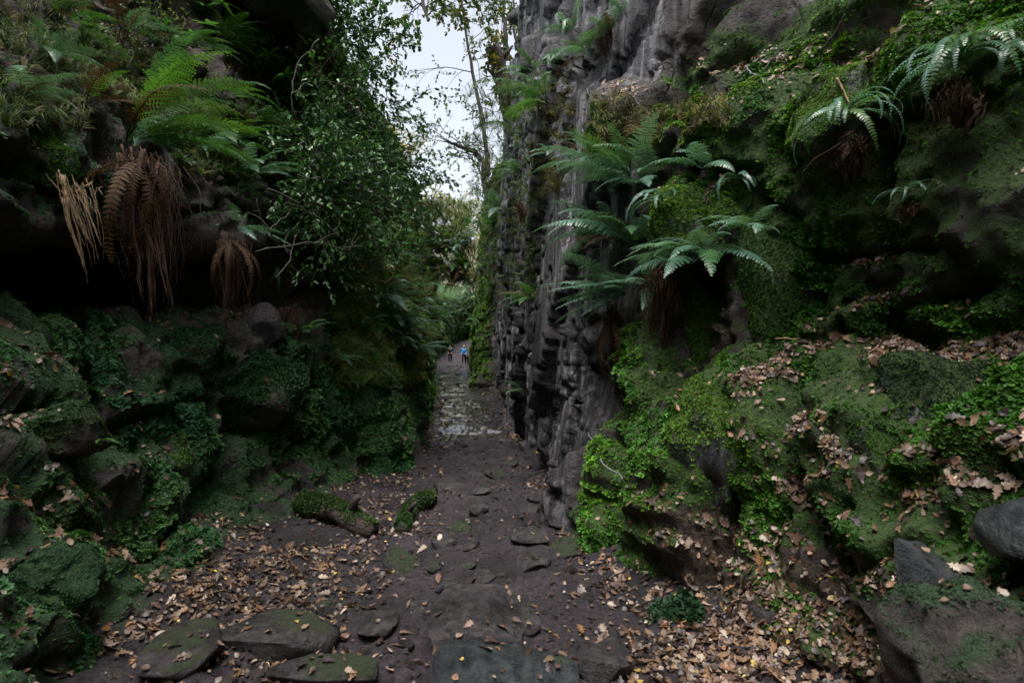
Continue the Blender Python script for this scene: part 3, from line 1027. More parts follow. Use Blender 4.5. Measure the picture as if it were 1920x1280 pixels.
def ico(sub):
    if sub not in _ico:
        bm = bmesh.new()
        bmesh.ops.create_icosphere(bm, subdivisions=sub, radius=1.0)
        V = np.array([v.co[:] for v in bm.verts])
        F = np.array([[v.index for v in f.verts] for f in bm.faces])
        bm.free()
        _ico[sub] = (V, F)
    return _ico[sub]


def stone_arrays(size, seed, facets=12, sub=4, cut=(0.62, 0.92), flat_top=0.0, rough=0.06, rot=0.0, tilt=(0, 0), boxy=1.0):
    rng = np.random.default_rng(seed)
    V, F = ico(sub)
    V = np.sign(V) * np.abs(V) ** boxy
    V = V / np.linalg.norm(V, axis=1)[:, None] ** .35
    for i in range(facets):
        n = rng.normal(size=3)
        n /= np.linalg.norm(n)
        d = rng.uniform(*cut)
        V -= n * np.maximum(V @ n - d, 0)[:, None] * 0.96
    if flat_top:
        n = np.array((rng.normal() * 0.08, rng.normal() * 0.08, 1.0))
        n /= np.linalg.norm(n)
        V -= n * np.maximum(V @ n - flat_top, 0)[:, None] * 0.97
    lo, hi = V.min(0), V.max(0)
    V = (V - (lo + hi) / 2) / ((hi - lo) / 2)
    S = np.asarray(size, float) / 2
    V = V * S
    r = V / (np.linalg.norm(V, axis=1)[:, None] + 1e-9)
    sc = float(np.mean(size))
    off = seed * 3.7
    V = V + r * (fbm(V + off, sc * 0.5, 3, seed) * rough * 1.3 * sc + fbm(V + off, sc * 0.16, 3, seed + 7) * rough * 0.35 * sc)[:, None]
    E = np.array(Euler((R(tilt[0]), R(tilt[1]), rot)).to_matrix())
    V = V @ E.T
    return V, F


def vert_normals(V, F):
    n = np.cross(V[F[:, 1]] - V[F[:, 0]], V[F[:, 2]] - V[F[:, 0]])
    out = np.zeros_like(V)
    for k in range(3):
        np.add.at(out, F[:, k], n)
    return out / (np.linalg.norm(out, axis=1)[:, None] + 1e-9)


STONE_V, STONE_F, STONE_N = [], [], 0


def stone(name, cat, label, loc, size, seed, mat, moss=0.0, tufts=0, base=None, group=None, sub=4, tuft_size=(0.009, 0.017), **kw):
    global STONE_N
    V, F = stone_arrays(size, seed, sub=sub, **kw)
    Nn = vert_normals(V, F)
    loc = np.array(loc, float)
    m = np.clip(moss + 0.45 * Nn[:, 2] + 0.5 * fbm(V + loc, 0.35 * max(size), 3, seed + 3), 0, 1) if moss > -1 else np.zeros(len(V))
    me = raw_mesh(name, V, F, {'moss': m, 'soil': np.zeros(len(V))})
    o = tag(mobj(name, me, M[mat], loc=loc), label, cat, group)
    STONE_V.append(V + loc)
    STONE_F.append(F + STONE_N)
    STONE_N += len(V)
    if tufts:
        rng = np.random.default_rng(seed + 50)
        vis = (Nn @ (-(loc - np.array((0, 0, EYE))) / np.linalg.norm(loc - np.array((0, 0, EYE)))) > -0.45) * 1.0
        w = np.clip((m - 0.35) * 2.5, 0, 1) * vis
        if w.sum() > 0:
            P, n3, k = sample_mesh(V, F, w, tufts, rng)
            nrm = n3 + rng.normal(size=n3.shape) * 0.25 + np.array((0, 0, 0.3))
            s = rng.uniform(*tuft_size, tufts) * np.clip(loc[1] / 3.2, 0.7, 3)
            scatter('moss', moss_proto(seed), P - n3 * 0.004, eulers(nrm, rng.random(tufts) * 6.28), np.stack([s, s, s * 0.9], 1),
                    moss_tints(tufts, base or [(0.03, 0.08, 0.018), (0.085, 0.145, 0.02)], rng, P + loc), M['moss'], o)
    return o


BRIGHT = [(0.085, 0.2, 0.014), (0.19, 0.33, 0.025)]
DARKM = [(0.014, 0.045, 0.018), (0.03, 0.08, 0.02)]
TEAL = [(0.02, 0.07, 0.03), (0.045, 0.12, 0.04)]
MIDM = [(0.045, 0.13, 0.018), (0.125, 0.23, 0.022)]


def rock_at(name, cat, label, px, py, w, h, seed, mat, depth=None, push=0.25, Y=None, **kw):
    """a rock whose face is seen at px,py, w x h photo pixels in size, set into the surface behind it"""
    if Y is not None:
        loc, nor = at(px, py, Y), Vector((0, -1, 0))
    else:
        loc, nor = hit(px, py)
    k = loc.y / FPX
    sx, szz = w * k, h * k
    sy = depth if depth else 0.5 * (sx + szz)
    c = loc - nor * (push * min(sx, szz, sy))
    return stone(name, cat, label, c, (sx, sy, szz), seed, mat, **kw)


def floor_stone(name, cat, label, px, py, w, h, seed, mat, group=None, thick=None, lift=.6, **kw):
    loc, nor = hit(px, py)
    k = loc.y / FPX
    sx = w * k
    sy = min(1.3 * sx, .8 * h * k * loc.length / max(.3, EYE - loc.z))
    sy = max(sy, .45 * sx)
    th = thick or max(.55 * h * k, .3 * sx)
    return stone(name, cat, label, (loc.x, loc.y + .1 * sy, loc.z + th * (lift - .5)), (sx, sy, th), seed, mat, group=group, **kw)


# mossy boulders and ledge ends standing out of the cliffs
rock_at('mossy_boulder', 'boulder', 'small moss hummock with dry grass below the tall grey rock column', 1146, 225, 110, 95, 301, 'right_rock', moss=.7, tufts=2850, base=MIDM, facets=8, rough=.19, boxy=.75, push=.36, cut=(.5, .85))
rock_at('mossy_boulder', 'boulder', 'narrow round moss hummock beside the grassy one on the upper ledge', 1208, 232, 76, 80, 302, 'right_rock', moss=.7, tufts=2090, base=MIDM, facets=8, rough=.19, boxy=.75, push=.36, cut=(.5, .85))
rock_at('mossy_boulder', 'boulder', 'twin topped moss hummock with a dark hollow at the middle of the upper ledge', 1318, 240, 150, 125, 303, 'right_rock', moss=.65, tufts=4180, base=BRIGHT, facets=9, rough=.19, boxy=.75, push=.36, cut=(.5, .85))
rock_at('mossy_boulder', 'boulder', 'slim upright bright moss knob squeezed between two hummocks under the leaf ledge', 1398, 185, 56, 105, 304, 'right_rock', moss=.75, tufts=2280, base=BRIGHT, facets=8, rough=.19, boxy=.75, push=.36, cut=(.5, .85))
rock_at('mossy_boulder', 'boulder', 'biggest bright green moss cushion hanging over the ledge below the leaf pile', 1515, 225, 260, 200, 305, 'right_rock', moss=.7, tufts=9880, base=BRIGHT, facets=9, rough=.19, boxy=.75, push=.36, cut=(.5, .85), depth=.9)
rock_at('mossy_boulder', 'boulder', 'sloping yellow green moss mound above the hanging brown fern roots', 1345, 405, 200, 165, 306, 'right_rock', moss=.7, tufts=7220, base=BRIGHT, facets=10, rough=.19, boxy=.75, push=.36, cut=(.5, .85))
rock_at('mossy_boulder', 'boulder', 'smooth upright moss pillar beside the hanging brown fern roots', 1400, 520, 112, 290, 307, 'right_rock', moss=.85, tufts=7980, base=MIDM, facets=6, rough=.08, boxy=.5, tuft_size=(.008, .015), push=.42)
rock_at('mossy_boulder', 'boulder', 'green moss face right of the hanging brown fern roots', 1332, 615, 105, 230, 325, 'right_rock', moss=.8, tufts=5200, base=MIDM, facets=8, rough=.1, boxy=.6, push=.2)
rock_at('mossy_boulder', 'boulder', 'mossy buttress at the foot of the cliff right of the bare grey rock', 1290, 860, 110, 250, 308, 'right_rock', moss=.6, tufts=5700, base=MIDM, facets=11, rough=.19, boxy=.75, push=.36, cut=(.5, .85))
rock_at('mossy_boulder', 'boulder', 'squared mossy block with a flat bare front below the litter slope', 1640, 835, 150, 175, 309, 'right_rock', moss=.42, tufts=4180, base=MIDM, facets=15, rough=.19, boxy=.75, push=.36, cut=(.5, .85))
rock_at('mossy_boulder', 'boulder', 'dark shaggy moss mass at the right edge beside the litter slope', 1810, 740, 210, 250, 310, 'right_rock', moss=.7, tufts=7980, base=DARKM, facets=10, rough=.19, boxy=.75, push=.36, cut=(.5, .85))
rock_at('mossy_boulder', 'boulder', 'round moss hummock ringed by fallen leaves on the litter slope', 1602, 555, 96, 86, 311, 'right_rock', moss=.8, tufts=2850, base=MIDM, facets=8, rough=.19, boxy=.75, push=.36, cut=(.5, .85))
rock_at('mossy_boulder', 'boulder', 'tiny yellowish moss knob on the grey rock column', 1036, 330, 44, 60, 312, 'right_rock', moss=.8, tufts=950, base=BRIGHT, facets=8, rough=.19, boxy=.75, push=.36, cut=(.5, .85))
rock_at('mossy_boulder', 'boulder', 'moss covered mound high on the fern slope under the dark overhang', 462, 98, 140, 115, 313, 'left_rock', moss=.8, tufts=4940, base=MIDM, facets=9, rough=.19, boxy=.75, push=.36, cut=(.5, .85))
rock_at('mossy_boulder', 'boulder', 'moss covered block behind the longest hanging roots under the cave', 370, 640, 140, 120, 314, 'left_rock', moss=.65, tufts=4370, base=TEAL, facets=12, rough=.19, boxy=.75, push=.36, cut=(.5, .85))
rock_at('mossy_boulder', 'boulder', 'wide teal moss boulder below the dark hollow of the cave', 440, 775, 250, 150, 315, 'left_rock', moss=.6, tufts=7220, base=TEAL, facets=11, rough=.19, boxy=.75, push=.36, cut=(.5, .85))
rock_at('mossy_boulder', 'boulder', 'mossy boulder strewn with leaves jutting to the path above the fallen logs', 692, 882, 120, 125, 316, 'left_rock', moss=.45, tufts=3420, base=TEAL, facets=13, rough=.19, boxy=.75, push=.36, cut=(.5, .85))
rock_at('mossy_boulder', 'boulder', 'dark mossy block over the cave at the left edge', 70, 300, 190, 190, 317, 'left_rock', moss=.5, tufts=6080, base=MIDM, facets=12, rough=.19, boxy=.75, push=.36, cut=(.5, .85))
rock_at('bare_boulder', 'boulder', 'bare brownish stone under the second bundle of hanging roots', 498, 612, 66, 95, 318, 'stone', moss=-.3, facets=9)
rock_at('bare_boulder', 'boulder', 'bare brown slab end sticking out of the green bank', 200, 905, 80, 46, 319, 'stone', moss=-.4, facets=12, depth=.3, tilt=(0, -22))
rock_at('mossy_boulder', 'boulder', 'upright mossy stone leaning in the green bank beside the bare slab end', 335, 880, 90, 115, 320, 'left_rock', moss=.35, tufts=1330, base=MIDM, facets=15, rough=.19, boxy=.75, push=.36, cut=(.5, .85), tilt=(0, 15))
rock_at('mossy_boulder', 'boulder', 'dark green mossy mound at the foot of the bank below the large oak leaves', 60, 1100, 190, 150, 321, 'left_rock', moss=.8, tufts=6080, base=TEAL, facets=9, rough=.19, boxy=.75, push=.36, cut=(.5, .85))
rock_at('mossy_boulder', 'boulder', 'thick moss step between cave floor and litter bank', 130, 800, 220, 120, 322, 'left_rock', moss=.55, tufts=4560, base=DARKM, facets=11, rough=.19, boxy=.75, push=.36, cut=(.5, .85))
rock_at('rock_overhang', 'rock', 'black rock overhang jutting over the top of the fern slope', 520, -5, 190, 105, 323, 'left_rock', moss=-.6, facets=14, boxy=.55, cut=(.5, .85), rough=.1, Y=6.6, depth=1.5, push=0, tilt=(0, 12))
rock_at('rock_overhang', 'rock', 'pale edged rock corner standing against the sky beside the black overhang', 580, 40, 60, 150, 324, 'stone', moss=-.3, facets=14, boxy=.55, cut=(.5, .85), rough=.1, Y=6.9, depth=1.2, push=0, tilt=(0, -14))

# loose rocks in front
def hull_rock(pix, label, mat, seed):
    global STONE_N
    bm = bmesh.new()
    P = [at(*p) for p in pix]
    c = sum(P, Vector()) / len(P)
    for p in P:
        bm.verts.new(p - c)
    bmesh.ops.convex_hull(bm, input=bm.verts)
    bmesh.ops.delete(bm, geom=[v for v in bm.verts if not v.link_faces], context='VERTS')
    bmesh.ops.bevel(bm, geom=list(bm.edges), offset=.007, segments=1, affect='EDGES')
    bmesh.ops.triangulate(bm, faces=bm.faces[:])
    bmesh.ops.subdivide_edges(bm, edges=[e for e in bm.edges if e.calc_length() > .03], cuts=4, use_grid_fill=True)
    bmesh.ops.triangulate(bm, faces=bm.faces[:])
    bm.verts.ensure_lookup_table()
    bm.verts.index_update()
    V = np.array([v.co[:] for v in bm.verts])
    F = np.array([[v.index for v in f.verts] for f in bm.faces])
    bm.free()
    V = V + fbm(V + seed, .09, 4, seed)[:, None] * .012 * V / (np.linalg.norm(V, axis=1)[:, None] + 1e-9)
    me = raw_mesh('angular_rock', V, F, {'moss': np.clip(-.1 - V[:, 2] * 2.2, 0, .6), 'soil': np.zeros(len(V))}, False)
    tag(mobj('angular_rock', me, M[mat], loc=c), label, 'rock')
    STONE_V.append(V + np.array(c))
    STONE_F.append(F + STONE_N)
    STONE_N += len(V)


hull_rock([(1674, 1003, 1.85), (1725, 1012, 2.0), (1822, 1092, 2.0), (1800, 1116, 1.72), (1680, 1075, 1.8), (1700, 1180, 1.75), (1760, 1230, 1.72), (1860, 1230, 2.1), (1700, 1230, 2.15)],
          'sharp edged dark rock with a smooth slanting face beside the leafy gully', 'blue_stone', 331)
rock_at('angular_rock', 'rock', 'pale flat topped rock cut by the right edge of the photo', 1925, 1005, 140, 150, 332, 'blue_stone', moss=-.05, facets=16, boxy=.7, cut=(.32, .7), Y=1.75, depth=.35, push=0, rough=.03)
rock_at('mossy_boulder', 'boulder', 'large dark mossy boulder filling the bottom right corner', 1815, 1215, 260, 230, 333, 'left_rock', moss=.35, tufts=4940, base=DARKM, facets=14, rough=.19, boxy=.75, cut=(.5, .85), Y=1.6, depth=.5, push=0)
rock_at('angular_rock', 'rock', 'small brown stone wedged left of the sharp dark rock', 1668, 1165, 64, 60, 334, 'stone', moss=.0, facets=16, boxy=.7, cut=(.32, .7), Y=2.2, depth=.2, push=0)
rock_at('angular_rock', 'rock', 'dark upright stone edge half buried in leaf litter in the gully', 1425, 1175, 90, 100, 335, 'stone', moss=-.4, facets=16, boxy=.7, cut=(.32, .7), push=.3, tilt=(0, 28))
rock_at('angular_rock', 'rock', 'grey lump in leaf litter beside the dark upright stone', 1338, 1142, 46, 40, 336, 'stone', moss=-.4, facets=16, boxy=.7, cut=(.32, .7), push=.2)
rock_at('angular_rock', 'rock', 'shadowed brown ledge stone under the shaggy moss beside the gully', 1600, 1075, 130, 70, 337, 'stone', moss=-.4, facets=16, boxy=.7, cut=(.32, .7), push=.3)
rock_at('mossy_boulder', 'boulder', 'leafy green clump on a stone at the cliff foot beside the path', 1262, 1150, 80, 130, 338, 'right_rock', moss=.75, tuft_size=(.018, .05), tufts=1710, base=[(.02, .06, .025), (.04, .1, .03)], facets=11, rough=.19, boxy=.75, push=.36, cut=(.5, .85))

# slabs across the front
def slab(label, px, py, w, h, seed, mat, thick, lift=.62, **kw):
    kw = dict(dict(facets=9, boxy=.62, cut=(.5, .85), flat_top=.5, rough=.035), **kw)
    floor_stone('stone_slab', 'stone slab', label, px, py, w * .93, h * .93, seed, mat, thick=thick, lift=lift - .1, **kw)


slab('green tinged flat slab with a few pale leaves at the bottom edge', 332, 1250, 150, 120, 341, 'stone', .2, moss=.05)
slab('broad flat slab with a mossy front edge and orange leaf', 512, 1212, 240, 105, 342, 'stone', .2, moss=.02)
slab('low green slab at the bottom edge right of the broad flat slab', 612, 1276, 210, 80, 343, 'stone', .16, moss=.05)
slab('large smooth brown stone with a mossy back rim in the middle of the path', 888, 1205, 200, 150, 344, 'stone', .3, .66, moss=-.3, flat_top=.7)
slab('blue grey rounded slab cut by the bottom edge of the photo', 945, 1290, 310, 150, 345, 'blue_stone', .3, .7, moss=-.25, flat_top=.7)
slab('dark stone at the bottom edge right of the blue grey slab', 1135, 1264, 115, 90, 346, 'stone', .22, .62, moss=-.3, flat_top=.7)

PATH = [
    (932, 1156, 66, 34, 'flat grey stone just behind the large smooth brown stone', .3),
    (982, 1170, 58, 50, 'rounded grey stone touching the flat grey one', 0),
    (992, 1006, 66, 34, 'flat brown stone half sunk at mid path', .35),
    (1058, 1032, 56, 34, 'triangular grey stone near the mossy wall foot', 0),
    (898, 958, 34, 40, 'pointed upright stone in the leaf patch', 0),
    (928, 890, 36, 22, 'dark mossy stone in the tread beyond the pointed one', 0),
    (955, 872, 34, 20, 'mossy stone close to the base of the grey cliff', 0),
    (842, 914, 56, 22, 'long low stone at the left of the tread', .3),
    (898, 922, 44, 18, 'flat greenish stone beside a yellow leaf', .3),
    (862, 992, 40, 26, 'small mossy stone by the lower log end', 0),
    (880, 1028, 32, 28, 'dark wedge of stone in pale leaves', 0),
    (832, 1018, 50, 28, 'flat stone left of the dark wedge', .3),
    (752, 1058, 80, 56, 'low mossy stone in front of the two logs', .5),
    (814, 1068, 24, 30, 'small upright stone beside the low mossy stone', 0),
    (1002, 1056, 60, 34, 'flat stone below the triangular grey one', .3),
    (908, 1086, 40, 28, 'brown square stone at the middle of the tread', .4),
    (836, 1100, 50, 26, 'low brown stone left of the square one', .4),
    (1012, 928, 44, 18, 'flat stone by the right hand wall foot', .3),
    (1046, 984, 36, 18, 'thin stone leaning to the wall foot', .3),
    (790, 1142, 50, 26, 'dark stone left of the large smooth brown stone', 0),
    (705, 1178, 70, 44, 'muddy stone sunk in front of the broad slab', .3),
    (612, 1135, 30, 30, 'small dark mossy stone among the oak leaves', 0),
    (990, 955, 40, 16, 'small flat stone in the tread under the wall', .3),
    (872, 1060, 36, 16, 'tiny flat stone in pale leaves', .3),
    (1002, 955, 22, 18, 'small reddish stone in the tread', 0),
    (835, 711, 22, 13, 'mossy boulder at the far end of the wet mud', 0),
    (857, 702, 16, 9, 'dark stone right of the far mossy boulder', 0),
    (852, 693, 18, 9, 'brown stone behind the far mossy boulder', 0),
    (826, 676, 16, 9, 'dark flat stone left of the walkers', .3),
    (844, 687, 12, 7, 'small stone just below the dark clothed walker', 0),
    (861, 687, 12, 7, 'small stone just below the blue jacketed walker', 0),
    (834, 700, 14, 6, 'thin wet stone at the edge of the shining mud', .3),
    (805, 690, 18, 13, 'stone in the leaf bank at the far bend', 0),
]
for i, (px, py, w, h, lab, ft) in enumerate(PATH):
    floor_stone('path_stone', 'stone', lab, px, py, w * 1.12, h * 1.2, 400 + i, 'stone', 'stones lying in the path', moss=-.15 if 'moss' not in lab else .25, facets=14, boxy=.7,
                cut=(.4, .8), sub=3, flat_top=ft and .5, rough=.05, lift=.6 if not ft else .5)
# small cobbles that nothing tells apart
rngc = np.random.default_rng(77)
cob = []
for i in range(6):
    V, F = stone_arrays((1, .85, .6), 500 + i, facets=10, sub=2)
    cob.append(raw_mesh('cobble', V, F, {'moss': np.clip(.1 * V[:, 2], 0, 1), 'soil': np.zeros(len(V))}))
    cob[-1].materials.append(M['stone'])
k = 0
while k < 70:
    y = 2.4 + 14 * rngc.random() ** 1.7
    x = rngc.uniform(path_l(y) - .25, path_r(y) + .15)
    z = floor_z(x, y)
    s = rngc.uniform(.03, .085) * (1 + y * .05)
    o = mobj('cobble', cob[k % 6], loc=(x, y, z + s * .05), rot=(rngc.normal() * .2, rngc.normal() * .2, rngc.random() * 6))
    o.scale = (s, s, s)
    tag(o, 'small grey brown cobble bedded in the muddy path', 'stone', 'small cobbles bedded in the path')
    k += 1

# loose rubble trodden into the path
rb = np.random.default_rng(78)
RVs, RFs, off = [], [], 0
lib = [stone_arrays((1, .8, .5), 520 + i, facets=9, sub=1, boxy=.7, cut=(.4, .8)) for i in range(8)]
for i in range(1500):
    y = 2.2 + 26 * rb.random() ** 2.0
    x = rb.uniform(path_l(y) - .35, path_r(y) + .2)
    V, F = lib[i % 8]
    s_ = np.exp(rb.normal() * .45) * .026 * (1 + y * .07)
    a = rb.random() * 6.28
    W = V * s_
    W = np.stack([W[:, 0] * math.cos(a) - W[:, 1] * math.sin(a), W[:, 0] * math.sin(a) + W[:, 1] * math.cos(a), W[:, 2]], 1)
    RVs.append(W + np.array((x, y, floor_z(x, y) + s_ * .04)))
    RFs.append(F + off)
    off += len(V)
me = raw_mesh('rubble', np.vstack(RVs), np.vstack(RFs), {'moss': np.zeros(off), 'soil': np.full(off, .35)}, False)
tag(mobj('rubble', me, M['stone']), kind='stuff')

BVS = BVHTree.FromPolygons(np.vstack(STONE_V).tolist(), np.vstack(STONE_F).tolist())


def hit_all(px, py):
    d = (at(px, py, 1.0) - CAMP).normalized()
    a = BVH.ray_cast(CAMP, d)
    b = BVS.ray_cast(CAMP, d)
    if b[0] is not None and (a[0] is None or b[3] < a[3]):
        a = b
    if a[0] is None:
        return hit(px, py)
    n = a[1]
    if n is not None and n.dot(d) > 0:
        n = -n
    return a[0], n


# ------------------------------------------------------------------ fallen logs
def log(px0, py0, px1, py1, rad, label, seed, bend=0.0):
    rng = np.random.default_rng(seed)
    a, _ = hit(px0, py0)
    b, _ = hit(px1, py1)
    a = a + Vector((0, 0, rad * .75))
    b = b + Vector((0, 0, rad * .75))
    mid = (a + b) / 2
    root = empty('fallen_log', mid, label, 'log')
    pts, rr = [], []
    side = (b - a).cross(Vector((0, 0, 1))).normalized()
    for i in range(26):
        t = i / 25
        p = a.lerp(b, t) + side * (bend * math.sin(t * math.pi)) + Vector((0, 0, .02 * math.sin(t * 7 + seed)))
        pts.append(p - mid)
        rr.append(rad * (1.08 - .25 * t) * (1 + .08 * math.sin(t * 13 + seed)))
    mb = MB()
    mb.tube(pts, rr, 14)
    V = mb.V[0]
    V = V + fbm(V + seed, .12, 3, seed)[:, None] * rad * .28 * (V / (np.linalg.norm(V, axis=1)[:, None]))
    Ft = np.array([f for f in mb.F if len(f) == 4])
    Ft = np.vstack([Ft[:, :3], Ft[:, [0, 2, 3]]])
    Nn = vert_normals(V, Ft)
    if (Nn[:, 2] * (V[:, 2] - V[:, 2].mean())).sum() < 0:
        Nn = -Nn
    m = np.clip(.35 + .5 * Nn[:, 2] + .6 * fbm(V + 9, .3, 2, seed + 2), 0, 1)
    me = raw_mesh('trunk', V, mb.F, {'moss': m, 'soil': np.full(len(V), .6)})
    mobj('trunk', me, M['left_rock'], root)
    n = 1700
    P, n3, k = sample_mesh(V, Ft, np.clip(m - .3, 0, 1), n, rng)
    n3 = np.where(((n3 * Nn[Ft[k, 0]]).sum(1) < 0)[:, None], -n3, n3)
    s = rng.uniform(.012, .026, n)
    scatter('moss', moss_proto(seed), P, eulers(n3 + rng.normal(size=n3.shape) * .3, rng.random(n) * 6.28), np.stack([s, s, s], 1),
            moss_tints(n, [(.03, .075, .015), (.085, .13, .025)], rng, P), M['moss'], root)
    # broken stub of a branch
    st = MB()
    p = pts[17]
    st.tube([p, p + Vector((.06, -.05, rad * 1.5)), p + Vector((.1, -.09, rad * 2.1))], [rad * .4, rad * .3, rad * .22], 7)
    st.build('branch_stub', M['bark'], root)


log(566, 952, 702, 1008, .1, 'thick mossy log lying on the leaf litter with its sawn end to the path', 61)
log(808, 940, 752, 1000, .075, 'shorter curved mossy log bordering the muddy tread', 62, .06)
log(876, 671, 889, 670, .12, 'far mossy log lying across the trail behind the walkers', 63)


# ------------------------------------------------------------------ ferns
def frond_mesh(name, L, W, pairs, e0, e1, seed, stalk=0.18, toothed=True, tip=1.0, blunt=False):
    """a frond along +X: stalk, then pairs of toothed pinnae; elevation e0 at the base bends to e1 at the tip"""
    rng = np.random.default_rng(seed)
    mb = MB()
    n = 40
    t = np.linspace(0, 1, n)
    el = np.radians(e0 + (e1 - e0) * t ** 1.15)
    side = np.cumsum(rng.normal(size=n)) * 0.004
    x = np.concatenate([[0], np.cumsum(np.cos(el[:-1]))]) / (n - 1) * L
    z = np.concatenate([[0], np.cumsum(np.sin(el[:-1]))]) / (n - 1) * L
    C = np.stack([x, side * L, z], 1)
    mb.tube(C[::3], np.linspace(.0035, .0009, len(C[::3])) * (L / .6) ** .5, 4, (.6, .5, .35), cap=False)
    for i in range(pairs):
        u = stalk + (1 - stalk) * (i + .5) / pairs
        f = u * (n - 1)
        k = min(int(f), n - 2)
        p = C[k] + (C[k + 1] - C[k]) * (f - k)
        T = C[k + 1] - C[k]
        T /= np.linalg.norm(T)
        up = np.cross(T, (0, 1, 0))
        if up[2] < 0:
            up = -up
        uu = (u - stalk) / (1 - stalk)
        wl_ = W * ((min(1, .55 + uu * 2.4)) if not blunt else min(1, .8 + uu)) * (max(0.02, 1 - uu) ** (.75 * tip)) * rng.uniform(.9, 1.08)
        pw = (1 - stalk) * L / pairs * (.62 if toothed else .36)
        for s in (-1, 1):
            a = R(rng.uniform(58, 70))
            d = T * math.cos(a) + np.array((0, s, 0)) * math.sin(a)
            d = d + up * rng.uniform(-.12, .1)
            d /= np.linalg.norm(d)
            cr = np.cross(d, up)
            cr /= np.linalg.norm(cr)
            if toothed:
                m = 7 if wl_ > .05 else 4
                Vv, Ff = [], []
                for j in range(m):
                    q0, q1 = j / m, (j + .86) / m
                    c0 = p + d * wl_ * q0 - up * .22 * wl_ * q0 * q0
                    c1 = p + d * wl_ * q1 - up * .22 * wl_ * q1 * q1
                    cm = (c0 * .35 + c1 * .65)
                    ww = pw * (1 - .72 * q0 ** 1.4)
                    b = len(Vv)
                    Vv += [c0, cm + cr * ww + d * .12 * wl_ / m, c1, cm - cr * ww + d * .12 * wl_ / m]
                    Ff += [(b, b + 1, b + 2), (b, b + 2, b + 3)]
                mb.add(Vv, Ff)
            else:
                c1 = p + d * wl_ * .5
                c2 = p + d * wl_ - up * .15 * wl_
                mb.add([p - cr * pw * .7, p + cr * pw * .7, c1 + cr * pw * .8, c2, c1 - cr * pw * .8], [(0, 1, 2, 4), (4, 2, 3)])
    return mb.mesh(name)


FR = {
    'big': [frond_mesh('frond', 1.0, .2, 26, 38, -32, 700 + i) for i in range(4)],
    'arch': [frond_mesh('frond', .62, .115, 21, 46 - 6 * i, -38, 710 + i) for i in range(4)],
    'flat': [frond_mesh('frond', .6, .12, 20, 14, -22, 720 + i) for i in range(3)],
    'droop': [frond_mesh('frond', .36 + .03 * i, .034, 24, 25, -80 - 10 * i, 730 + i, .1, False, .6, False) for i in range(4)],
    'small': [frond_mesh('frond', .3, .07, 14, 35, -40, 740 + i) for i in range(3)],
    'far': [frond_mesh('frond', .6, .12, 15, 40, -45, 750 + i, .15, False) for i in range(3)],
}
_fm = {}


def fr_mesh(kind, i, mat):
    me = FR[kind][i % len(FR[kind])]
    key = (me.name, mat)
    if key not in _fm:
        c = me.copy()
        c.materials.clear()
        c.materials.append(M[mat])
        _fm[key] = c
    return _fm[key]


def fern(loc, az, spread, n, kind, mats, scale, label, group=None, seed=0, tilt=0.0, name='fern', cat='fern'):
    """az: direction the plant faces, degrees from +X; fronds fan to both sides of it"""
    rng = np.random.default_rng(seed)
    o = empty(name, loc, label, cat, group)
    for i in range(n):
        a = az + spread * ((i + .5) / n * 2 - 1) + rng.normal() * 9
        me = fr_mesh(kind, int(rng.integers(9)), 'fern_brown' if rng.random() < .05 else mats[int(rng.integers(len(mats)))])
        f = mobj('frond', me, None, o, rot=(R(rng.normal() * 16), R(-tilt + rng.normal() * 13), R(a)))
        s = scale * rng.uniform(.68, 1.15)
        f.scale = (s, s, s)
    return o


def fern_at(px, py, az, spread, n, kind, mats, scale, label, seed, tilt=0.0, out=0.03, group=None, Y=None):
    loc, nor = hit_all(px, py)
    return fern(loc + nor * out, az, spread, n, kind, mats, scale, label, group, seed, tilt)


G1, G2, GB, BRN = ['fern', 'fern_bright'], ['fern', 'fern_blue'], ['fern_blue'], ['fern_brown']
# facing the gorge: the right cliff faces 180 degrees (towards -X), the left one 0
fern_at(1195, 335, 190, 75, 14, 'arch', ['fern', 'fern_blue'], 1.15, 'tall upright fern below the two small moss hummocks', 801, 12, out=.1)
fern_at(1130, 330, 195, 50, 10, 'arch', GB, 1.05, 'blue green fern reaching over the grey column below the grassy hummock', 802, 0, out=.1)
fern_at(1205, 470, 190, 70, 16, 'arch', G2, 1.27, 'dense fern growing left of the yellow green moss mound', 803, 5, out=.1)
fern_at(1190, 560, 188, 58, 16, 'flat', GB, 1.2, 'large pale blue green fern spread flat over the grey rock above the cliff foot', 804, 4, out=.1)
fern_at(1300, 470, 215, 80, 11, 'arch', GB, 0.93, 'pale fern topping the hanging brown roots', 805, 4, out=.1)
fern_at(1245, 380, 205, 80, 9, 'droop', GB, 1.0, 'narrow fronded fern hanging beside the yellow green moss mound', 806, 0)
fern_at(1335, 300, 220, 70, 7, 'small', GB, 1.27, 'little blue green fern in the hollow above the yellow green moss mound', 807, 0, out=.1)
fern_at(1385, 335, 230, 70, 6, 'droop', GB, .8, 'few narrow hanging fronds right of the little blue green fern', 808, -10)
fern_at(1420, 440, 225, 80, 7, 'small', GB, 1.20, 'small fern at the head of the smooth moss pillar', 809, 0, out=.1)
fern_at(1580, 225, 235, 110, 19, 'droop', G2, .9, 'drooping rosette of narrow dark fronds below the big moss cushion', 810, 5, .06)
fern_at(1790, 130, 225, 95, 24, 'droop', G2, 1.0, 'largest drooping rosette of narrow fronds at the upper right corner', 811, 5, .1)
fern_at(1880, 90, 220, 80, 8, 'droop', G2, .8, 'narrow fern fronds cut by the top of the right edge', 812, 5, .1)
fern_at(1705, 365, 220, 90, 6, 'droop', GB, .55, 'small drooping fern alone on the dark mossy wall', 813, 5, .04)
fern_at(1150, 85, 200, 80, 7, 'arch', G2, .85, 'fern sprouting high on the column under the photo top', 814, 8, out=.1)
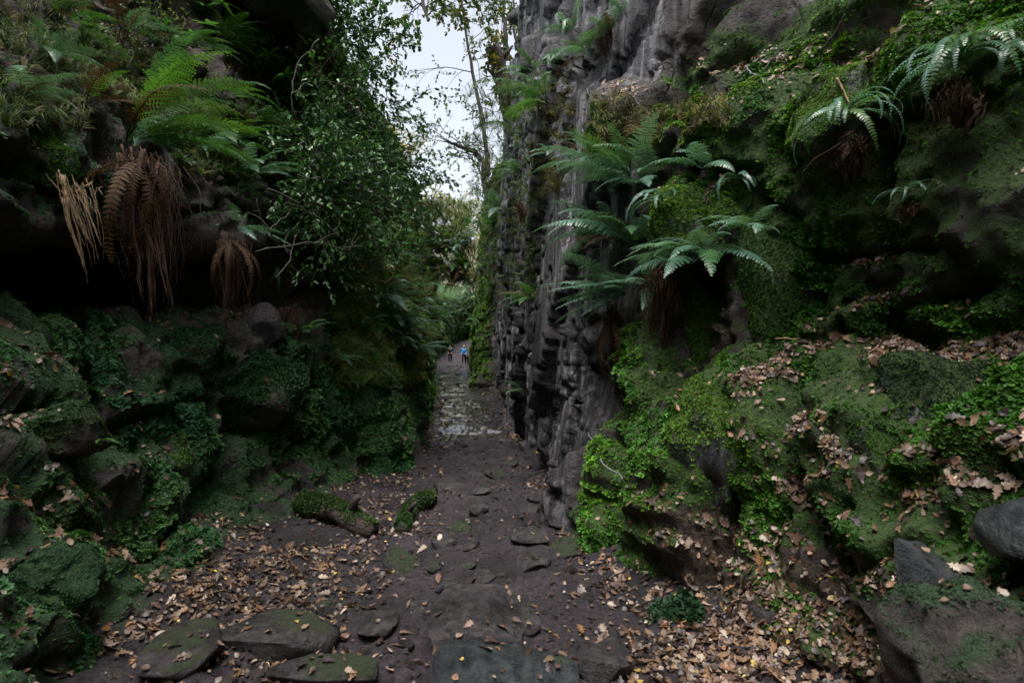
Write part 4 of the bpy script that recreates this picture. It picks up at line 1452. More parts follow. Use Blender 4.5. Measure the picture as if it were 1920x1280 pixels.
fern_at(1075, 60, 205, 70, 7, 'droop', G2, 1.4, 'long green fern curtain hanging beside the top crack', 815, 5)
fern_at(1030, 195, 200, 70, 9, 'arch', G1, 1.65, 'fern on the narrow ledge against the sky edge of the column', 816, 8, out=.1)
fern_at(975, 330, 200, 85, 10, 'arch', G2, 1.6, 'broad fern bush halfway up the far part of the right cliff', 817, 5)
fern_at(945, 400, 200, 85, 9, 'arch', G2, 1.8, 'fern under the broad fern bush on the far right cliff', 818, 0)
fern_at(960, 240, 200, 80, 8, 'arch', G1, 1.6, 'fern at the foot of the broken stump on the cliff', 819, 5)
fern_at(985, 738, 195, 60, 7, 'small', GB, 1.95, 'little fern alone low on the grey wall above the path', 820, 0, out=.1)
fern_at(1012, 565, 195, 60, 6, 'small', G1, 1.65, 'small tuft of fern by the crack of the grey column', 821, 0, out=.1)
fern_at(925, 545, 200, 80, 7, 'far', G2, .9, 'fern hanging above the mossy corner of the right cliff', 822, 0)

fern_at(1235, 345, 200, 75, 8, 'arch', GB, 1.1, 'pale fern close to the hollow beside the tall upright fern', 824, 5, out=.08)
fern_at(1150, 440, 190, 60, 8, 'arch', GB, 1.1, 'fern reaching left over the grey rock from the dense fern', 825, 0, out=.08)
fern_at(1240, 545, 195, 70, 8, 'flat', GB, .95, 'pale fern overlapping the top of the hanging brown roots', 826, 0, out=.12)
fern_at(1330, 470, 220, 80, 7, 'arch', G2, .95, 'fern lying on the lower front of the yellow green mound', 827, 0, out=.06)

fern_at(1110, 110, 200, 70, 7, 'arch', G2, .95, 'fern in the cleft between the two upper grey columns', 828, 5, out=.05)
fern_at(1060, 120, 200, 70, 7, 'droop', G2, 1.3, 'fern curtain on the left upper column above the narrow ledge', 829, 5, out=.05)
fern_at(1000, 140, 200, 80, 7, 'arch', G1, 1.2, 'fern on the sky edge of the column level with the stump', 846, 5, out=.05)
fern_at(1175, 30, 205, 70, 6, 'droop', GB, 1.1, 'narrow pale fern under the photo top right of the highest fern', 847, 5, out=.05)
fern_at(1040, 290, 200, 70, 5, 'small', GB, 1.2, 'small pale fern left of the tiny moss knob', 848, 0, out=.05)

fern_at(225, 265, 12, 34, 9, 'big', ['fern_bright'], 1.0, 'largest bright green fern with fronds arching over the cave', 831, 8, .05)
fern_at(265, 225, 0, 30, 7, 'big', ['fern_bright', 'fern'], .9, 'bright fern just above the largest one', 832, 10, .05)
fern_at(255, 275, -35, 30, 4, 'arch', GB, .75, 'blue green fern tucked below the largest bright fern', 833, 0, .05)
fern_at(375, 300, -25, 35, 5, 'arch', GB, .85, 'blue green fern hanging between the two bundles of roots', 834, -5, .05)
fern_at(440, 430, -15, 40, 5, 'flat', GB, .8, 'pale blue green fern above the second bundle of roots', 835, -5, .05)
fern_at(165, 200, 20, 50, 5, 'arch', ['fern_bright', 'fern_brown'], .85, 'yellowing fern with ladder like fronds left of the bright ferns', 836, 25, .05)
fern_at(455, 250, -10, 50, 6, 'arch', ['fern_bright'], .9, 'bright fern behind the tips of the largest one', 837, 5, .05)
fern_at(60, 110, -10, 60, 6, 'arch', G2, .8, 'fern at the upper left corner among grass', 838, 0, .05)
fern_at(520, 500, -20, 60, 6, 'droop', G1, 1.0, 'narrow fern hanging among bare twigs left of the holly', 839, 0, .05)
fern_at(185, 825, -30, 70, 3, 'small', ['fern_bright'], .5, 'single tiny bright fern in the moss below the cave', 840, 0, .03)
fern_at(735, 615, -20, 70, 8, 'arch', GB, 1.5, 'pale fern leaning over the path on the sloping green bank', 841, 0, .05)
fern_at(770, 655, -20, 60, 6, 'arch', GB, 1.4, 'fern at the edge of the bank just left of the walkers', 842, 0, .05)
fern_at(705, 560, -15, 70, 7, 'arch', G2, 1.5, 'fern above the pale leaning one on the green bank', 843, 5, .05)
fern_at(690, 700, -30, 70, 5, 'arch', G1, .9, 'fern clinging to the dark mossy wall left of the path', 844, 0, .05)

for i, (px, py, az, nn, kd, mt, sc, lb) in enumerate([
    (110, 60, -10, 8, 'arch', G1, .9, 'green fern among the grass at the photo top left'), (215, 40, 0, 7, 'arch', G2, .8, 'fern at the photo top beside the yellow green shrub'),
    (400, 70, -10, 8, 'arch', ['fern_bright', 'fern'], 1.0, 'fern left of the moss covered mound under the overhang'), (480, 250, -10, 8, 'arch', ['fern_bright', 'fern'], 1.0, 'fern below the rhododendron whorls on the slope'), (520, 330, -15, 8, 'arch', G1, 1.0, 'fern above the forking bare branch'), (590, 130, -10, 8, 'arch', ['fern_bright'], 1.1, 'bright fern beside the pale edged rock corner'),
    (490, 125, -15, 9, 'arch', ['fern_bright', 'fern'], 1.1, 'fern on the right flank of the moss covered mound'), (545, 215, -15, 9, 'arch', ['fern_bright'], 1.1, 'bright fern just below the looping bare branch'), (500, 180, -20, 9, 'arch', ['fern_bright', 'fern'], 1.1, 'fern between the mound and the looping branch'), (460, 330, -20, 8, 'arch', G2, 1.0, 'fern hanging below the largest fern tips'),
    (330, 110, -10, 7, 'arch', G1, .8, 'fern below the fine leaved yellow green shrub'), (420, 200, -10, 7, 'arch', ['fern_bright'], .9, 'bright fern under the moss covered mound'),
    (400, 250, -15, 7, 'big', ['fern_bright', 'fern'], .7, 'bright fern behind the largest fern in the cluster over the cave'), (500, 300, -15, 6, 'arch', G1, .8, 'fern where the fern slope meets the holly'),
    (545, 390, -15, 6, 'arch', G2, .8, 'fern half hidden behind the holly branches'), (330, 300, -25, 5, 'arch', G2, .7, 'fern hanging over the lip above the cave middle'),
    (560, 250, -10, 6, 'arch', ['fern_bright'], .9, 'bright fern high on the slope behind the looping branch'), (620, 300, -15, 6, 'arch', G1, 1.1, 'fern on the upper slope behind the holly crown'),
    (600, 450, -15, 6, 'arch', G1, 1.0, 'fern on the wall behind the lower holly boughs'), (640, 540, -20, 6, 'arch', ['fern_bright', 'fern'], 1.0, 'fern on the wall below the holly'),
    (560, 640, -20, 5, 'small', G1, 1.2, 'small fern on the dark wall right of the bare brownish stone'), (620, 680, -20, 5, 'small', G2, 1.2, 'small fern low on the dark left wall'),
    (670, 620, -20, 6, 'arch', G1, .9, 'fern on the corner of the left wall above the path'), (20, 200, -10, 6, 'arch', G2, .7, 'fern cut by the left edge above the mossy block')]):
    fern_at(px, py, az, 55, nn, kd, mt, sc, lb, 860 + i, 3, .12 if px < 620 else .05)

rf = np.random.default_rng(91)
n = 0
while n < 90:
    px, py = rf.uniform(600, 900), rf.uniform(440, 660)
    loc, nor = hit(px, py)
    if loc.y < 8.5 or loc.y > 70:
        continue
    left = loc.x < -1.2 and nor.x > -.2
    s = rf.uniform(.7, 1.1) * min(1.5, .9 + loc.y / 60)
    mi = int(rf.integers(3))
    fern(loc + nor * .05, (-20 if left else 200) + rf.normal() * 15, 80, 6, 'far', [['fern_bright', 'fern'], ['fern', 'fern_blue'], ['fern_bright', 'fern_bright', 'fern_brown']][mi], s,
         (('big ' if s > 1.0 else 'small ') + ('bright', 'dark', 'yellowing')[mi] + ' distant fern ' + ('low above the path' if loc.z < 1.6 else 'halfway up' if loc.z < 4 else 'by the crest') + ' on the ' + ('green left slope' if left else 'far right cliff') +
          (' beside the holly' if loc.y < 14 else ' between holly and walkers' if loc.y < 28 else ' near the walkers')), 'distant ferns on the left slope' if left else 'distant ferns on the right cliff', 900 + n, 5)
    n += 1


# ------------------------------------------------------------------ hanging roots and dead fronds
def hanging(px, py, wpx, hpx, nroot, label, seed, mat='root', Y=None, lean=0.0, fib=70, out=.1, taper=.5):
    rng = np.random.default_rng(seed)
    if Y is not None:
        loc, nor = at(px, py, Y), Vector((0, 0, 0))
    else:
        loc, nor = hit_all(px, py)
    loc = loc + nor * out
    k = loc.y / FPX
    w, h = wpx * k, hpx * k
    o = empty('hanging_roots', loc, label, 'hanging roots')
    tan = Vector((1, 0, 0)) if abs(nor.x) < .7 else Vector((.35 if nor.x < 0 else .35, -.94 if nor.x > 0 else .94, 0))
    tan = Vector((.8, .6 if nor.x < 0 else -.6, 0)).normalized() if abs(nor.x) > .3 else tan

    def strand(r, len_, wig, x0, y0, taper=taper):
        pts = []
        m = 14
        px_, py_ = x0, y0
        vx = rng.normal() * wig
        z0 = rng.uniform(-.03, .09) * (1 - min(1, abs(x0) / (.5 * w)) * .8)
        for i in range(m):
            t = i / (m - 1)
            vx = vx * .8 + rng.normal() * wig * .7
            px_ += vx
            py_ += rng.normal() * wig * .6
            q = tan * (px_ * (1 - taper * t) + lean * h * t) + Vector((0, -py_ * (1 - .4 * t), -len_ * t + z0))
            pts.append(q)
        return pts, np.linspace(r, r * .15, m) * (1 + rng.normal(size=m) * .22).clip(.5, 1.6)
    for i in range(nroot + 2):
        mb = MB()
        x0 = w * ((i + .5) / (nroot + 2) - .5) * .85
        ln = h * rng.uniform(.6, 1.0) * (1 - .5 * abs(x0) / w)
        guide, _ = strand(.01, ln, w * .035, x0, rng.uniform(0, .1))
        gw = rng.uniform(.035, .06) * w
        for j in range(15):
            off = Vector((rng.normal() * gw, rng.normal() * gw, 0))
            q0, q1 = int(rng.integers(0, 4)), int(rng.integers(8, 15))
            pts = [g + off * (1 - .5 * t / 14) + Vector(rng.normal(size=3) * gw * .28) for t, g in enumerate(guide)][q0:q1]
            mb.tube(pts, np.linspace(1, .5, len(pts)) * rng.uniform(.012, .024) * w * (1 + rng.normal(size=len(pts)) * .25).clip(.5, 1.7), 5)
        mb.build('root', M[mat], o)
    mb = MB()
    for i in range(int(fib * 1.15)):
        x0 = w * rng.normal() * .25
        pts, rr = strand(rng.uniform(.0012, .003) * (1 + k * 60), h * (rng.random() ** .7 * .95 + .12) * (1 - .35 * min(1, abs(x0) / (.5 * w))), w * .05, x0, rng.uniform(-.12, .1))
        mb.tube(pts, rr, 3, cap=False)
    f = mb.build('fibres', M[mat], o)
    f['kind'] = 'stuff'
    return o


hanging(268, 305, 92, 335, 5, 'longest bundle of brown roots hanging in front of the cave', 71, lean=.06, fib=130, Y=3.15)
hanging(432, 450, 52, 195, 4, 'shorter bundle of brown roots hanging right of the cave mouth', 72, fib=70, Y=4.4)
hanging(135, 345, 40, 195, 0, 'pale straw coloured dead fronds hanging over the black cave', 73, 'straw', lean=.2, fib=26, Y=2.6, taper=.95)
hanging(1262, 500, 105, 190, 6, 'dark red brown roots hanging below the pale fern', 74, fib=120, out=.16)
hanging(1165, 590, 34, 140, 3, 'thin brown roots hanging left of the thicker root bundle', 75, fib=50, out=.1)
hanging(1590, 270, 70, 85, 3, 'dead brown fronds under the drooping rosette below the moss cushion', 76, fib=60, out=.06)
hanging(1770, 200, 110, 120, 4, 'brown dead stems under the largest drooping rosette', 77, fib=80, out=.1)
hanging(985, 390, 34, 60, 3, 'brown dead fronds under the broad fern bush on the far right cliff', 78, fib=50, out=.1)
hanging(1135, 50, 40, 90, 3, 'brown dead fronds hanging under the highest fern', 79, fib=60, out=.1)
hanging(1700, 385, 50, 40, 2, 'few dead fronds below the small drooping fern on the dark wall', 80, fib=30, out=.05)
for px, py, Y, az, nn, sc, lb, sd in [(262, 300, 3.1, -60, 8, 1.5, 'dead brown fern fronds drooping over the longest root bundle', 881), (432, 452, 4.35, -60, 6, 1.4, 'dead brown fern fronds drooping over the shorter root bundle', 882),
                                      (1262, 500, 0, 215, 10, 1.5, 'dead brown fronds hanging beneath the pale fern on the right', 883), (1170, 600, 0, 200, 7, 1.4, 'dead brown fronds on the thin roots over the cliff foot', 884)]:
    if Y:
        p0 = at(px, py, Y)
    else:
        l0, n0 = hit_all(px, py)
        p0 = l0 + n0 * .12
    fern(p0, az, 90, nn, 'droop', BRN, sc, lb, None, sd, -55, 'dead_fern', 'dead fern')
hanging(545, 590, 50, 120, 3, 'dark roots trailing over the wall right of the bare brownish stone', 81, fib=60, out=.08)


# ------------------------------------------------------------------ shrubs with large leaves
def lance_mesh(L, W, seed, fold=.18, bend=-.5):
    V, F = [], []
    n = 6
    for i in range(n):
        t = i / (n - 1)
        w = W * math.sin(math.pi * (t * .9 + .06)) ** .9
        z = fold * w
        x = L * t
        dz = bend * L * t * t * .5
        V += [(x, -w, z + dz), (x, 0, dz), (x, w, z + dz)]
    for i in range(n - 1):
        for j in (0, 1):
            a = i * 3 + j
            F.append((a, a + 1, a + 4, a + 3))
    return raw_mesh('leaf', V, F)


LANCE = [lance_mesh(.16, .022, i, bend=b) for i, b in enumerate((-.2, -.6, -1.0))]
for me in LANCE:
    me.materials.append(M['shrub'])


def whorl_shrub(px, py, n, spreadpx, label, seed, scale=1.0, out=.12):
    rng = np.random.default_rng(seed)
    loc, nor = hit_all(px, py)
    base = loc - nor * .03
    o = empty('rhododendron', base, label, 'shrub')
    k = loc.y / FPX
    st = MB()
    for i in range(n):
        a = rng.normal(size=2) * spreadpx * .5 * k
        tip = nor * out * rng.uniform(.8, 2.0) + Vector((a[0], a[0] * -.3, abs(a[1]) + .05))
        st.tube([Vector((0, 0, 0)), tip * .5 + Vector((0, 0, -.03)), tip], [.006, .005, .004], 5)
        m = int(rng.integers(6, 9))
        for j in range(m):
            me = LANCE[int(rng.integers(3))]
            l = mobj('leaf', me, None, o, loc=tip, rot=(R(rng.normal() * 15), R(rng.uniform(-38, 12)), j / m * 6.28 + rng.normal() * .25))
            s = scale * rng.uniform(.75, 1.15)
            l.scale = (s, s, s)
    st.build('stem', M['bark'], o)


whorl_shrub(300, 60, 5, 70, 'rhododendron sprig at the photo top above the bright ferns', 88, 1.0)
whorl_shrub(430, 250, 5, 70, 'bright rhododendron sprig among the ferns left of the looping branch', 89, 1.0)
whorl_shrub(560, 170, 5, 70, 'rhododendron sprig inside the loop of the bare branch', 90, 1.1)
whorl_shrub(375, 25, 6, 90, 'bright rhododendron whorls beside the black overhang', 85, 1.25)
whorl_shrub(468, 165, 6, 90, 'bright rhododendron whorls under the moss covered mound', 86, 1.1)
whorl_shrub(512, 200, 5, 60, 'rhododendron sprig at the tips of the bright ferns', 87, 1.1)


# ------------------------------------------------------------------ trees
def leaf_shapes():
    sh = {}
    # holly: folded, spiny outline
    sh['holly'] = (np.array([(0, 0, 0), (.3, -.3, .1), (.5, -.16, .02), (.75, -.24, .09), (1, 0, -.05), (.75, .24, .09), (.5, .16, .02), (.3, .3, .1), (.5, 0, -.03)]),
                   [(0, 1, 8), (1, 2, 8), (2, 3, 8), (3, 4, 8), (4, 5, 8), (5, 6, 8), (6, 7, 8), (7, 0, 8)])
    sh['oak'] = (np.array([(0, 0, 0), (.3, -.2, .04), (.45, -.14, .02), (.7, -.3, .08), (1, 0, -.05), (.7, .3, .08), (.45, .14, .02), (.3, .2, .04)]),
                 [(0, 1, 2), (2, 3, 4), (0, 2, 6), (2, 4, 6), (4, 5, 6), (0, 6, 7)])
    sh['round'] = (np.array([(0, 0, 0), (.45, -.33, .05), (1, 0, -.06), (.45, .33, .05)]), [(0, 1, 2), (0, 2, 3)])
    return sh


LSH = leaf_shapes()


def leaves_mesh(name, P, D, size, tint, shape, rng, droop=.3):
    """P points, D directions: real leaf-shaped faces"""
    LV0, LF0 = LSH[shape]
    n = len(P)
    X = D + rng.normal(size=(n, 3)) * .55 + np.array((0, 0, -droop))
    X /= np.linalg.norm(X, axis=1)[:, None] + 1e-9
    up = rng.normal(size=(n, 3)) * .55 + np.array((0, 0, 1.0))
    Yv = np.cross(up, X)
    Yv /= np.linalg.norm(Yv, axis=1)[:, None] + 1e-9
    Zv = np.cross(X, Yv)
    s = size * rng.uniform(.65, 1.25, n)
    V = P[:, None, :] + s[:, None, None] * (LV0[None, :, 0:1] * X[:, None] + LV0[None, :, 1:2] * Yv[:, None] + LV0[None, :, 2:3] * Zv[:, None])
    m = len(LV0)
    nf = np.array([f + (f[2],) if len(f) == 3 else f for f in LF0])[:, :3]
    F = (nf[None] + (np.arange(n) * m)[:, None, None]).reshape(-1, 3)
    C = np.ones((n, 4))
    C[:, :3] = tint
    return raw_mesh(name, V.reshape(-1, 3), F, {'tint': np.repeat(C, m, 0)}, False)


class Tree:
    def __init__(s, seed):
        s.rng = np.random.default_rng(seed)
        s.wood = MB()
        s.lp, s.ld = [], []

    def limb(s, pts, r0, r1, k=6):
        n = len(pts)
        s.wood.tube(pts, np.linspace(r0, r1, n), k, cap=False)

    def grow(s, p, d, L, r, lev, wig=.25, grav=-.05, kids=4, leafy=1, step=9, spread=.9, lper=3):
        rng = s.rng
        p = np.array(p, float)
        d = np.array(d, float)
        d /= np.linalg.norm(d)
        pts = [p.copy()]
        for i in range(step):
            d = d + rng.normal(size=3) * wig * .5 + np.array((0, 0, grav))
            d /= np.linalg.norm(d)
            p = p + d * L / step
            pts.append(p.copy())
            if lev <= leafy:
                for q in range(lper):
                    s.lp.append(p + rng.normal(size=3) * .02 * L)
                    s.ld.append(d)
        s.limb(pts, r, r * .35, 6 if lev > 1 else 4 if lev else 3)
        if lev > 0:
            for c in range(kids):
                i = int(rng.integers(max(1, step // 4), step + 1))
                dd = pts[i] - pts[i - 1]
                dd = dd / np.linalg.norm(dd)
                rd = rng.normal(size=3)
                rd -= dd * (rd @ dd)
                rd /= np.linalg.norm(rd)
                s.grow(pts[i], dd + rd * spread, L * rng.uniform(.4, .65), r * .5, lev - 1, wig, grav, kids, leafy, max(4, step - 2), spread, lper)

    def build(s, name, label, cat, base, bark, leafmat, shape, size, palette, group=None, cap=None, droop=.3):
        o = empty(name, base, label, cat, group)
        b = np.array(base, float)
        for v in s.wood.V:
            v -= b
        s.wood.build('trunk', bark, o)
        P = np.array(s.lp) - b
        D = np.array(s.ld)
        if cap and len(P) > cap:
            k = s.rng.permutation(len(P))[:cap]
            P, D = P[k], D[k]
        pal = np.asarray(palette, float)
        t = pal[s.rng.integers(len(pal), size=len(P))] * s.rng.uniform(.7, 1.3, (len(P), 1))
        mobj('crown', leaves_mesh('crown', P, D, size, t, shape, s.rng, droop), leafmat, o)
        return o


HOLLY = [(.045, .12, .035), (.06, .155, .04), (.085, .18, .045), (.03, .085, .03)]
AUT = [(.1, .12, .025), (.16, .13, .03), (.2, .13, .03), (.07, .11, .025)]
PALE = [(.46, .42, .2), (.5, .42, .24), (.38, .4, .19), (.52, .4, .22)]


def curve_to(a, b, rng, n=11, sag=.0, jit=.06):
    a, b = np.array(a), np.array(b)
    L = np.linalg.norm(b - a)
    out = []
    w = np.cumsum(rng.normal(size=(n, 3)), 0) * jit * L / n ** .5 * .5
    w -= np.linspace(0, 1, n)[:, None] * w[-1]
    for i in range(n):
        t = i / (n - 1)
        out.append(a * (1 - t) + b * t + w[i] + np.array((0, 0, sag * math.sin(t * math.pi))))
    return out


# the big holly leaning out over the gorge from the left wall
T = Tree(1201)
hb, hn = hit(560, 455)
hb = hb - hn * .2
targets = [(790, 345, 9.0), (740, 300, 8.2), (700, 235, 7.6), (650, 150, 7.2), (615, 205, 6.6), (815, 400, 9.6), (760, 400, 8.4),
           (700, 390, 7.4), (640, 460, 6.6), (640, 330, 6.5), (600, 290, 6.0), (590, 380, 6.0), (790, 310, 8.8), (620, 410, 6.3)]
for i, (px, py, Y) in enumerate(targets):
    tip = np.array(at(px, py, Y))
    pts = curve_to(hb, tip, T.rng, 12, .25, .12)
    L = np.linalg.norm(tip - np.array(hb))
    T.limb(pts, .024, .006, 6)
    for j in range(3, 12):
        d = pts[j] - pts[j - 1]
        d /= np.linalg.norm(d)
        for c in range(3 if j > 5 else 2):
            rd = T.rng.normal(size=3)
            rd[2] += .15
            rd -= d * (rd @ d)
            rd /= np.linalg.norm(rd)
            T.grow(pts[j], d * .8 + rd * .9, T.rng.uniform(.4, .8), .005, 1, .35, -.03, 3, 1, 6, .9, 5)
T.build('holly_tree', 'large dark glossy holly leaning from the left wall across the gorge', 'tree', hb, M['pale_bark'], M['holly'], 'holly', .062, HOLLY, cap=12000)

# holly boughs against the sky above
T = Tree(1202)
b2 = np.array(at(560, 90, 7.6))
for (px, py, Y) in [(640, 20, 7.2), (700, 60, 7.8), (690, 130, 7.8), (745, 90, 8.2), (735, 190, 8.6), (650, 100, 7.4), (770, 215, 9), (640, 220, 7.6), (620, -40, 7), (690, -60, 7.4)]:
    tip = np.array(at(px, py, Y))
    pts = curve_to(b2, tip, T.rng, 11, .12, .2)
    T.limb(pts, .016, .005, 5)
    for j in range(4, 11):
        d = pts[j] - pts[j - 1]
        d /= np.linalg.norm(d)
        for c in range(2):
            rd = T.rng.normal(size=3)
            rd -= d * (rd @ d)
            rd /= np.linalg.norm(rd)
            T.grow(pts[j], d * .7 + rd, T.rng.uniform(.25, .55), .005, 1, .4, -.04, 2, 1, 5, .9, 2)
T.build('holly_tree', 'small holly with twigs standing out against the sky below the black overhang', 'tree', b2, M['bark'], M['holly'], 'holly', .078, HOLLY, cap=4200)

# bare twisted twigs in front of the left wall
for i, (q, lab) in enumerate([([(600, 75, 6.2), (556, 125, 6.1), (546, 185, 6.0), (565, 245, 6.1), (592, 285, 6.2)], 'looping bare branch under the black overhang'),
                              ([(548, 180, 6.0), (575, 155, 6.2), (640, 158, 6.6), (690, 185, 6.8)], 'thin bare branch curving right from the looping one'),
                              ([(520, 520, 5.2), (545, 480, 5.4), (505, 440, 5.2), (540, 400, 5.5), (575, 380, 5.8)], 'crooked pale bare twig beside the second bundle of roots'),
                              ([(500, 350, 5.0), (610, 420, 5.6), (700, 520, 6.4), (790, 560, 7.2)], 'long bare branch slanting down across the holly'),
                              ([(480, 470, 4.9), (600, 455, 5.5), (640, 470, 5.8), (680, 440, 6.1)], 'bare branch forking left of the holly'),
                              ([(560, 330, 5.4), (680, 350, 6.2), (800, 420, 7.2)], 'thin straight branch across the middle of the holly'),
                              ([(770, 445, 8), (790, 500, 8), (800, 545, 8.1)], 'short orange brown broken branch hanging over the gorge')]):
    rng = np.random.default_rng(60 + i)
    P = [np.array(at(*a)) for a in q]
    tt = np.linspace(0, len(P) - 1, 22)
    Q = pchip(np.arange(len(P), dtype=float), np.array(P), tt) + rng.normal(size=(22, 3)) * .008
    o = empty('bare_branch', Q[0], lab, 'branch')
    mb = MB()
    mb.tube(Q - Q[0], np.linspace(.008, .003, 22), 6)
    mb.build('main_stem', M['pale_bark'], o)
    for j in range(5):
        k = int(rng.integers(5, 20))
        d = Q[k] - Q[k - 1]
        d = d / np.linalg.norm(d) + rng.normal(size=3) * .7
        d /= np.linalg.norm(d)
        pts = [Q[k] - Q[0]]
        for s_ in range(6):
            d = d + rng.normal(size=3) * .25
            d /= np.linalg.norm(d)
            pts.append(pts[-1] + d * .06)
        mb = MB()
        mb.tube(pts, np.linspace(.005, .002, 7), 4)
        mb.build('side_twig', M['pale_bark'], o)

# trees on the rim against the sky
def tree(name, label, pix, r0, kids, L, palette, shape, size, seed, lev=2, group=None, bark='bark', cap=6000, lper=4, grav=-.03, wig=.3, step=7):
    T = Tree(seed)
    P = [np.array(at(*p)) for p in pix]
    tt = np.linspace(0, len(P) - 1, 18)
    Q = pchip(np.arange(len(P), dtype=float), np.array(P), tt)
    Q += T.rng.normal(size=Q.shape) * r0 * .25
    T.limb(list(Q), r0, r0 * .3, 8)
    for i in range(kids):
        k = int(T.rng.integers(5, 18))
        a = T.rng.random() * 6.28
        d = np.array((math.cos(a), math.sin(a), T.rng.uniform(-.1, .7)))
        T.grow(Q[k], d, L * T.rng.uniform(.5, 1.1), r0 * .3 * (1 - k / 26), lev, wig, grav, 3, 0, step, .9, lper)
    return T.build(name, label, 'tree', Q[0], M[bark], M['crown'], shape, size, palette, group, cap)


OAKP = [(.05, .09, .02), (.09, .12, .025), (.15, .13, .03), (.04, .075, .022)]
tree('oak_tree', 'twisted oak with sparse leaves growing from the rim in the middle of the gap', [(930, 400, 27), (912, 360, 27), (903, 300, 27), (870, 278, 26.5), (838, 266, 26)], .2, 13, 3.0, OAKP, 'oak', .14, 1301, cap=1700)
tree('oak_tree', 'slender upright tree with lacy leaves left of the broken stump', [(915, 330, 25), (908, 240, 25), (890, 160, 25), (878, 90, 25), (868, 20, 25), (860, -80, 25)], .11, 20, 3.0, OAKP, 'oak', .15, 1302, cap=3400)
tree('birch_tree', 'straight thin trunk rising past the photo top left of the rock column', [(952, 110, 19), (948, 60, 19), (946, 0, 19), (943, -120, 19)], .1, 9, 1.7, OAKP, 'oak', .11, 1303, cap=1300)
tree('birch_tree', 'thin stem close to the rock column edge at the photo top', [(968, 95, 18), (964, 40, 18), (962, -90, 18)], .06, 7, 1.2, OAKP, 'oak', .1, 1304, cap=900)
tree('oak_tree', 'overhanging tree with leafy twigs at the top middle of the sky', [(800, -330, 16), (800, -170, 16), (790, -40, 15.5), (800, 40, 15.2)], .12, 18, 2.5, OAKP, 'oak', .16, 1305, cap=2600)

# broken stump on the rim
rng = np.random.default_rng(8)
Q = [np.array(at(*p)) for p in [(975, 262, 17.5), (962, 215, 17.5), (948, 170, 17.4), (936, 128, 17.3), (925, 88, 17.2)]]
Q = pchip(np.arange(5.0), np.array(Q), np.linspace(0, 4, 16))
o = empty('broken_stump', Q[0], 'dark broken tree stump leaning from the edge of the right cliff', 'stump')
mb = MB()
mb.tube(Q - Q[0], np.linspace(.34, .2, 16), 12)
mb.V[0] = mb.V[0] + fbm(mb.V[0], .3, 3, 5)[:, None] * .12
mb.build('trunk', M['bark'], o)
for k, (a, b, c) in [(9, (-.5, -.1, .35)), (12, (.45, -.1, .5)), (7, (.4, 0, .2))]:
    mb = MB()
    p = Q[k] - Q[0]
    mb.tube([p, p + np.array((a, b, c)) * .6, p + np.array((a, b, c))], [.1, .07, .03], 7)
    mb.build('branch_stub', M['bark'], o)
T = Tree(15)
for k in range(5, 16):
    for c in range(3):
        T.grow(Q[k] + rng.normal(size=3) * .12, rng.normal(size=3) + np.array((-.3, -.2, .3)), .5, .012, 1, .4, 0, 3, 1, 5, .9, 2)
T.build('ivy', 'golden green leaves sprouting round the broken stump', 'plant', Q[5], M['bark'], M['crown'], 'oak', .1, [(.16, .15, .03), (.1, .12, .025), (.2, .15, .04)], cap=1100)

# autumn trees beyond the gorge, leaf colours paled to imitate haze and glare
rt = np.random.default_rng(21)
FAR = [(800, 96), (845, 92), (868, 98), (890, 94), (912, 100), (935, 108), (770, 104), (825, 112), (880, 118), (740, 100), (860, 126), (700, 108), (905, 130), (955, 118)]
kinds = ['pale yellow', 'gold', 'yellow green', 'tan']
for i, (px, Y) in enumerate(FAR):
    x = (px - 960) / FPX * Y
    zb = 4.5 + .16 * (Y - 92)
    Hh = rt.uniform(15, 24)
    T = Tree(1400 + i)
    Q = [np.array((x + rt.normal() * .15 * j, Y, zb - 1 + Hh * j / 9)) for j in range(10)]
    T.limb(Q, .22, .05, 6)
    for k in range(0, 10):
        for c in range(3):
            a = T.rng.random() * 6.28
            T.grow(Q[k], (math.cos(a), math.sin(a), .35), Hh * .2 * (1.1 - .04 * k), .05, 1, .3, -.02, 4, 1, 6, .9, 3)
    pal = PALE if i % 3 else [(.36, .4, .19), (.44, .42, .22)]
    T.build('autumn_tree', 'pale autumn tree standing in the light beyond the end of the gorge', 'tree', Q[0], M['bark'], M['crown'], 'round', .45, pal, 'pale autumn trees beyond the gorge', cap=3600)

# bushes along the crest of the left slope
CREST = [(655, 205, 12, 'yellow green bush on the slope edge under the small holly', AUT), (700, 250, 14, 'bush with golden tips on the crest left of the sky gap', PALE), (745, 265, 17, 'pale golden bush on the crest above the holly tips', PALE),
         
         (620, 160, 10, 'leafy bush beside the pale edged rock corner', AUT), 
         (800, 400, 30, 'green bush on the far left slope', AUT), (925, 350, 32, 'leafy bush on the right rim below the twisted oak', AUT)]
for i, (px, py, Y, lab, pal) in enumerate(CREST):
    b = at(px, py, Y)
    T = Tree(1500 + i)
    for c in range(15):
        a = T.rng.random() * 6.28
        T.grow(np.array(b) - np.array((0, 0, .4)), (math.cos(a), math.sin(a), T.rng.uniform(.2, 1.3)), .025 * Y + .4, .01 + .0004 * Y, 1, .35, -.05, 4, 1, 6, .9, 4)
    T.build('bush', lab, 'bush', b, M['bark'], M['crown'], 'round', min(.1, .03 + .003 * Y), pal, None, cap=2600)

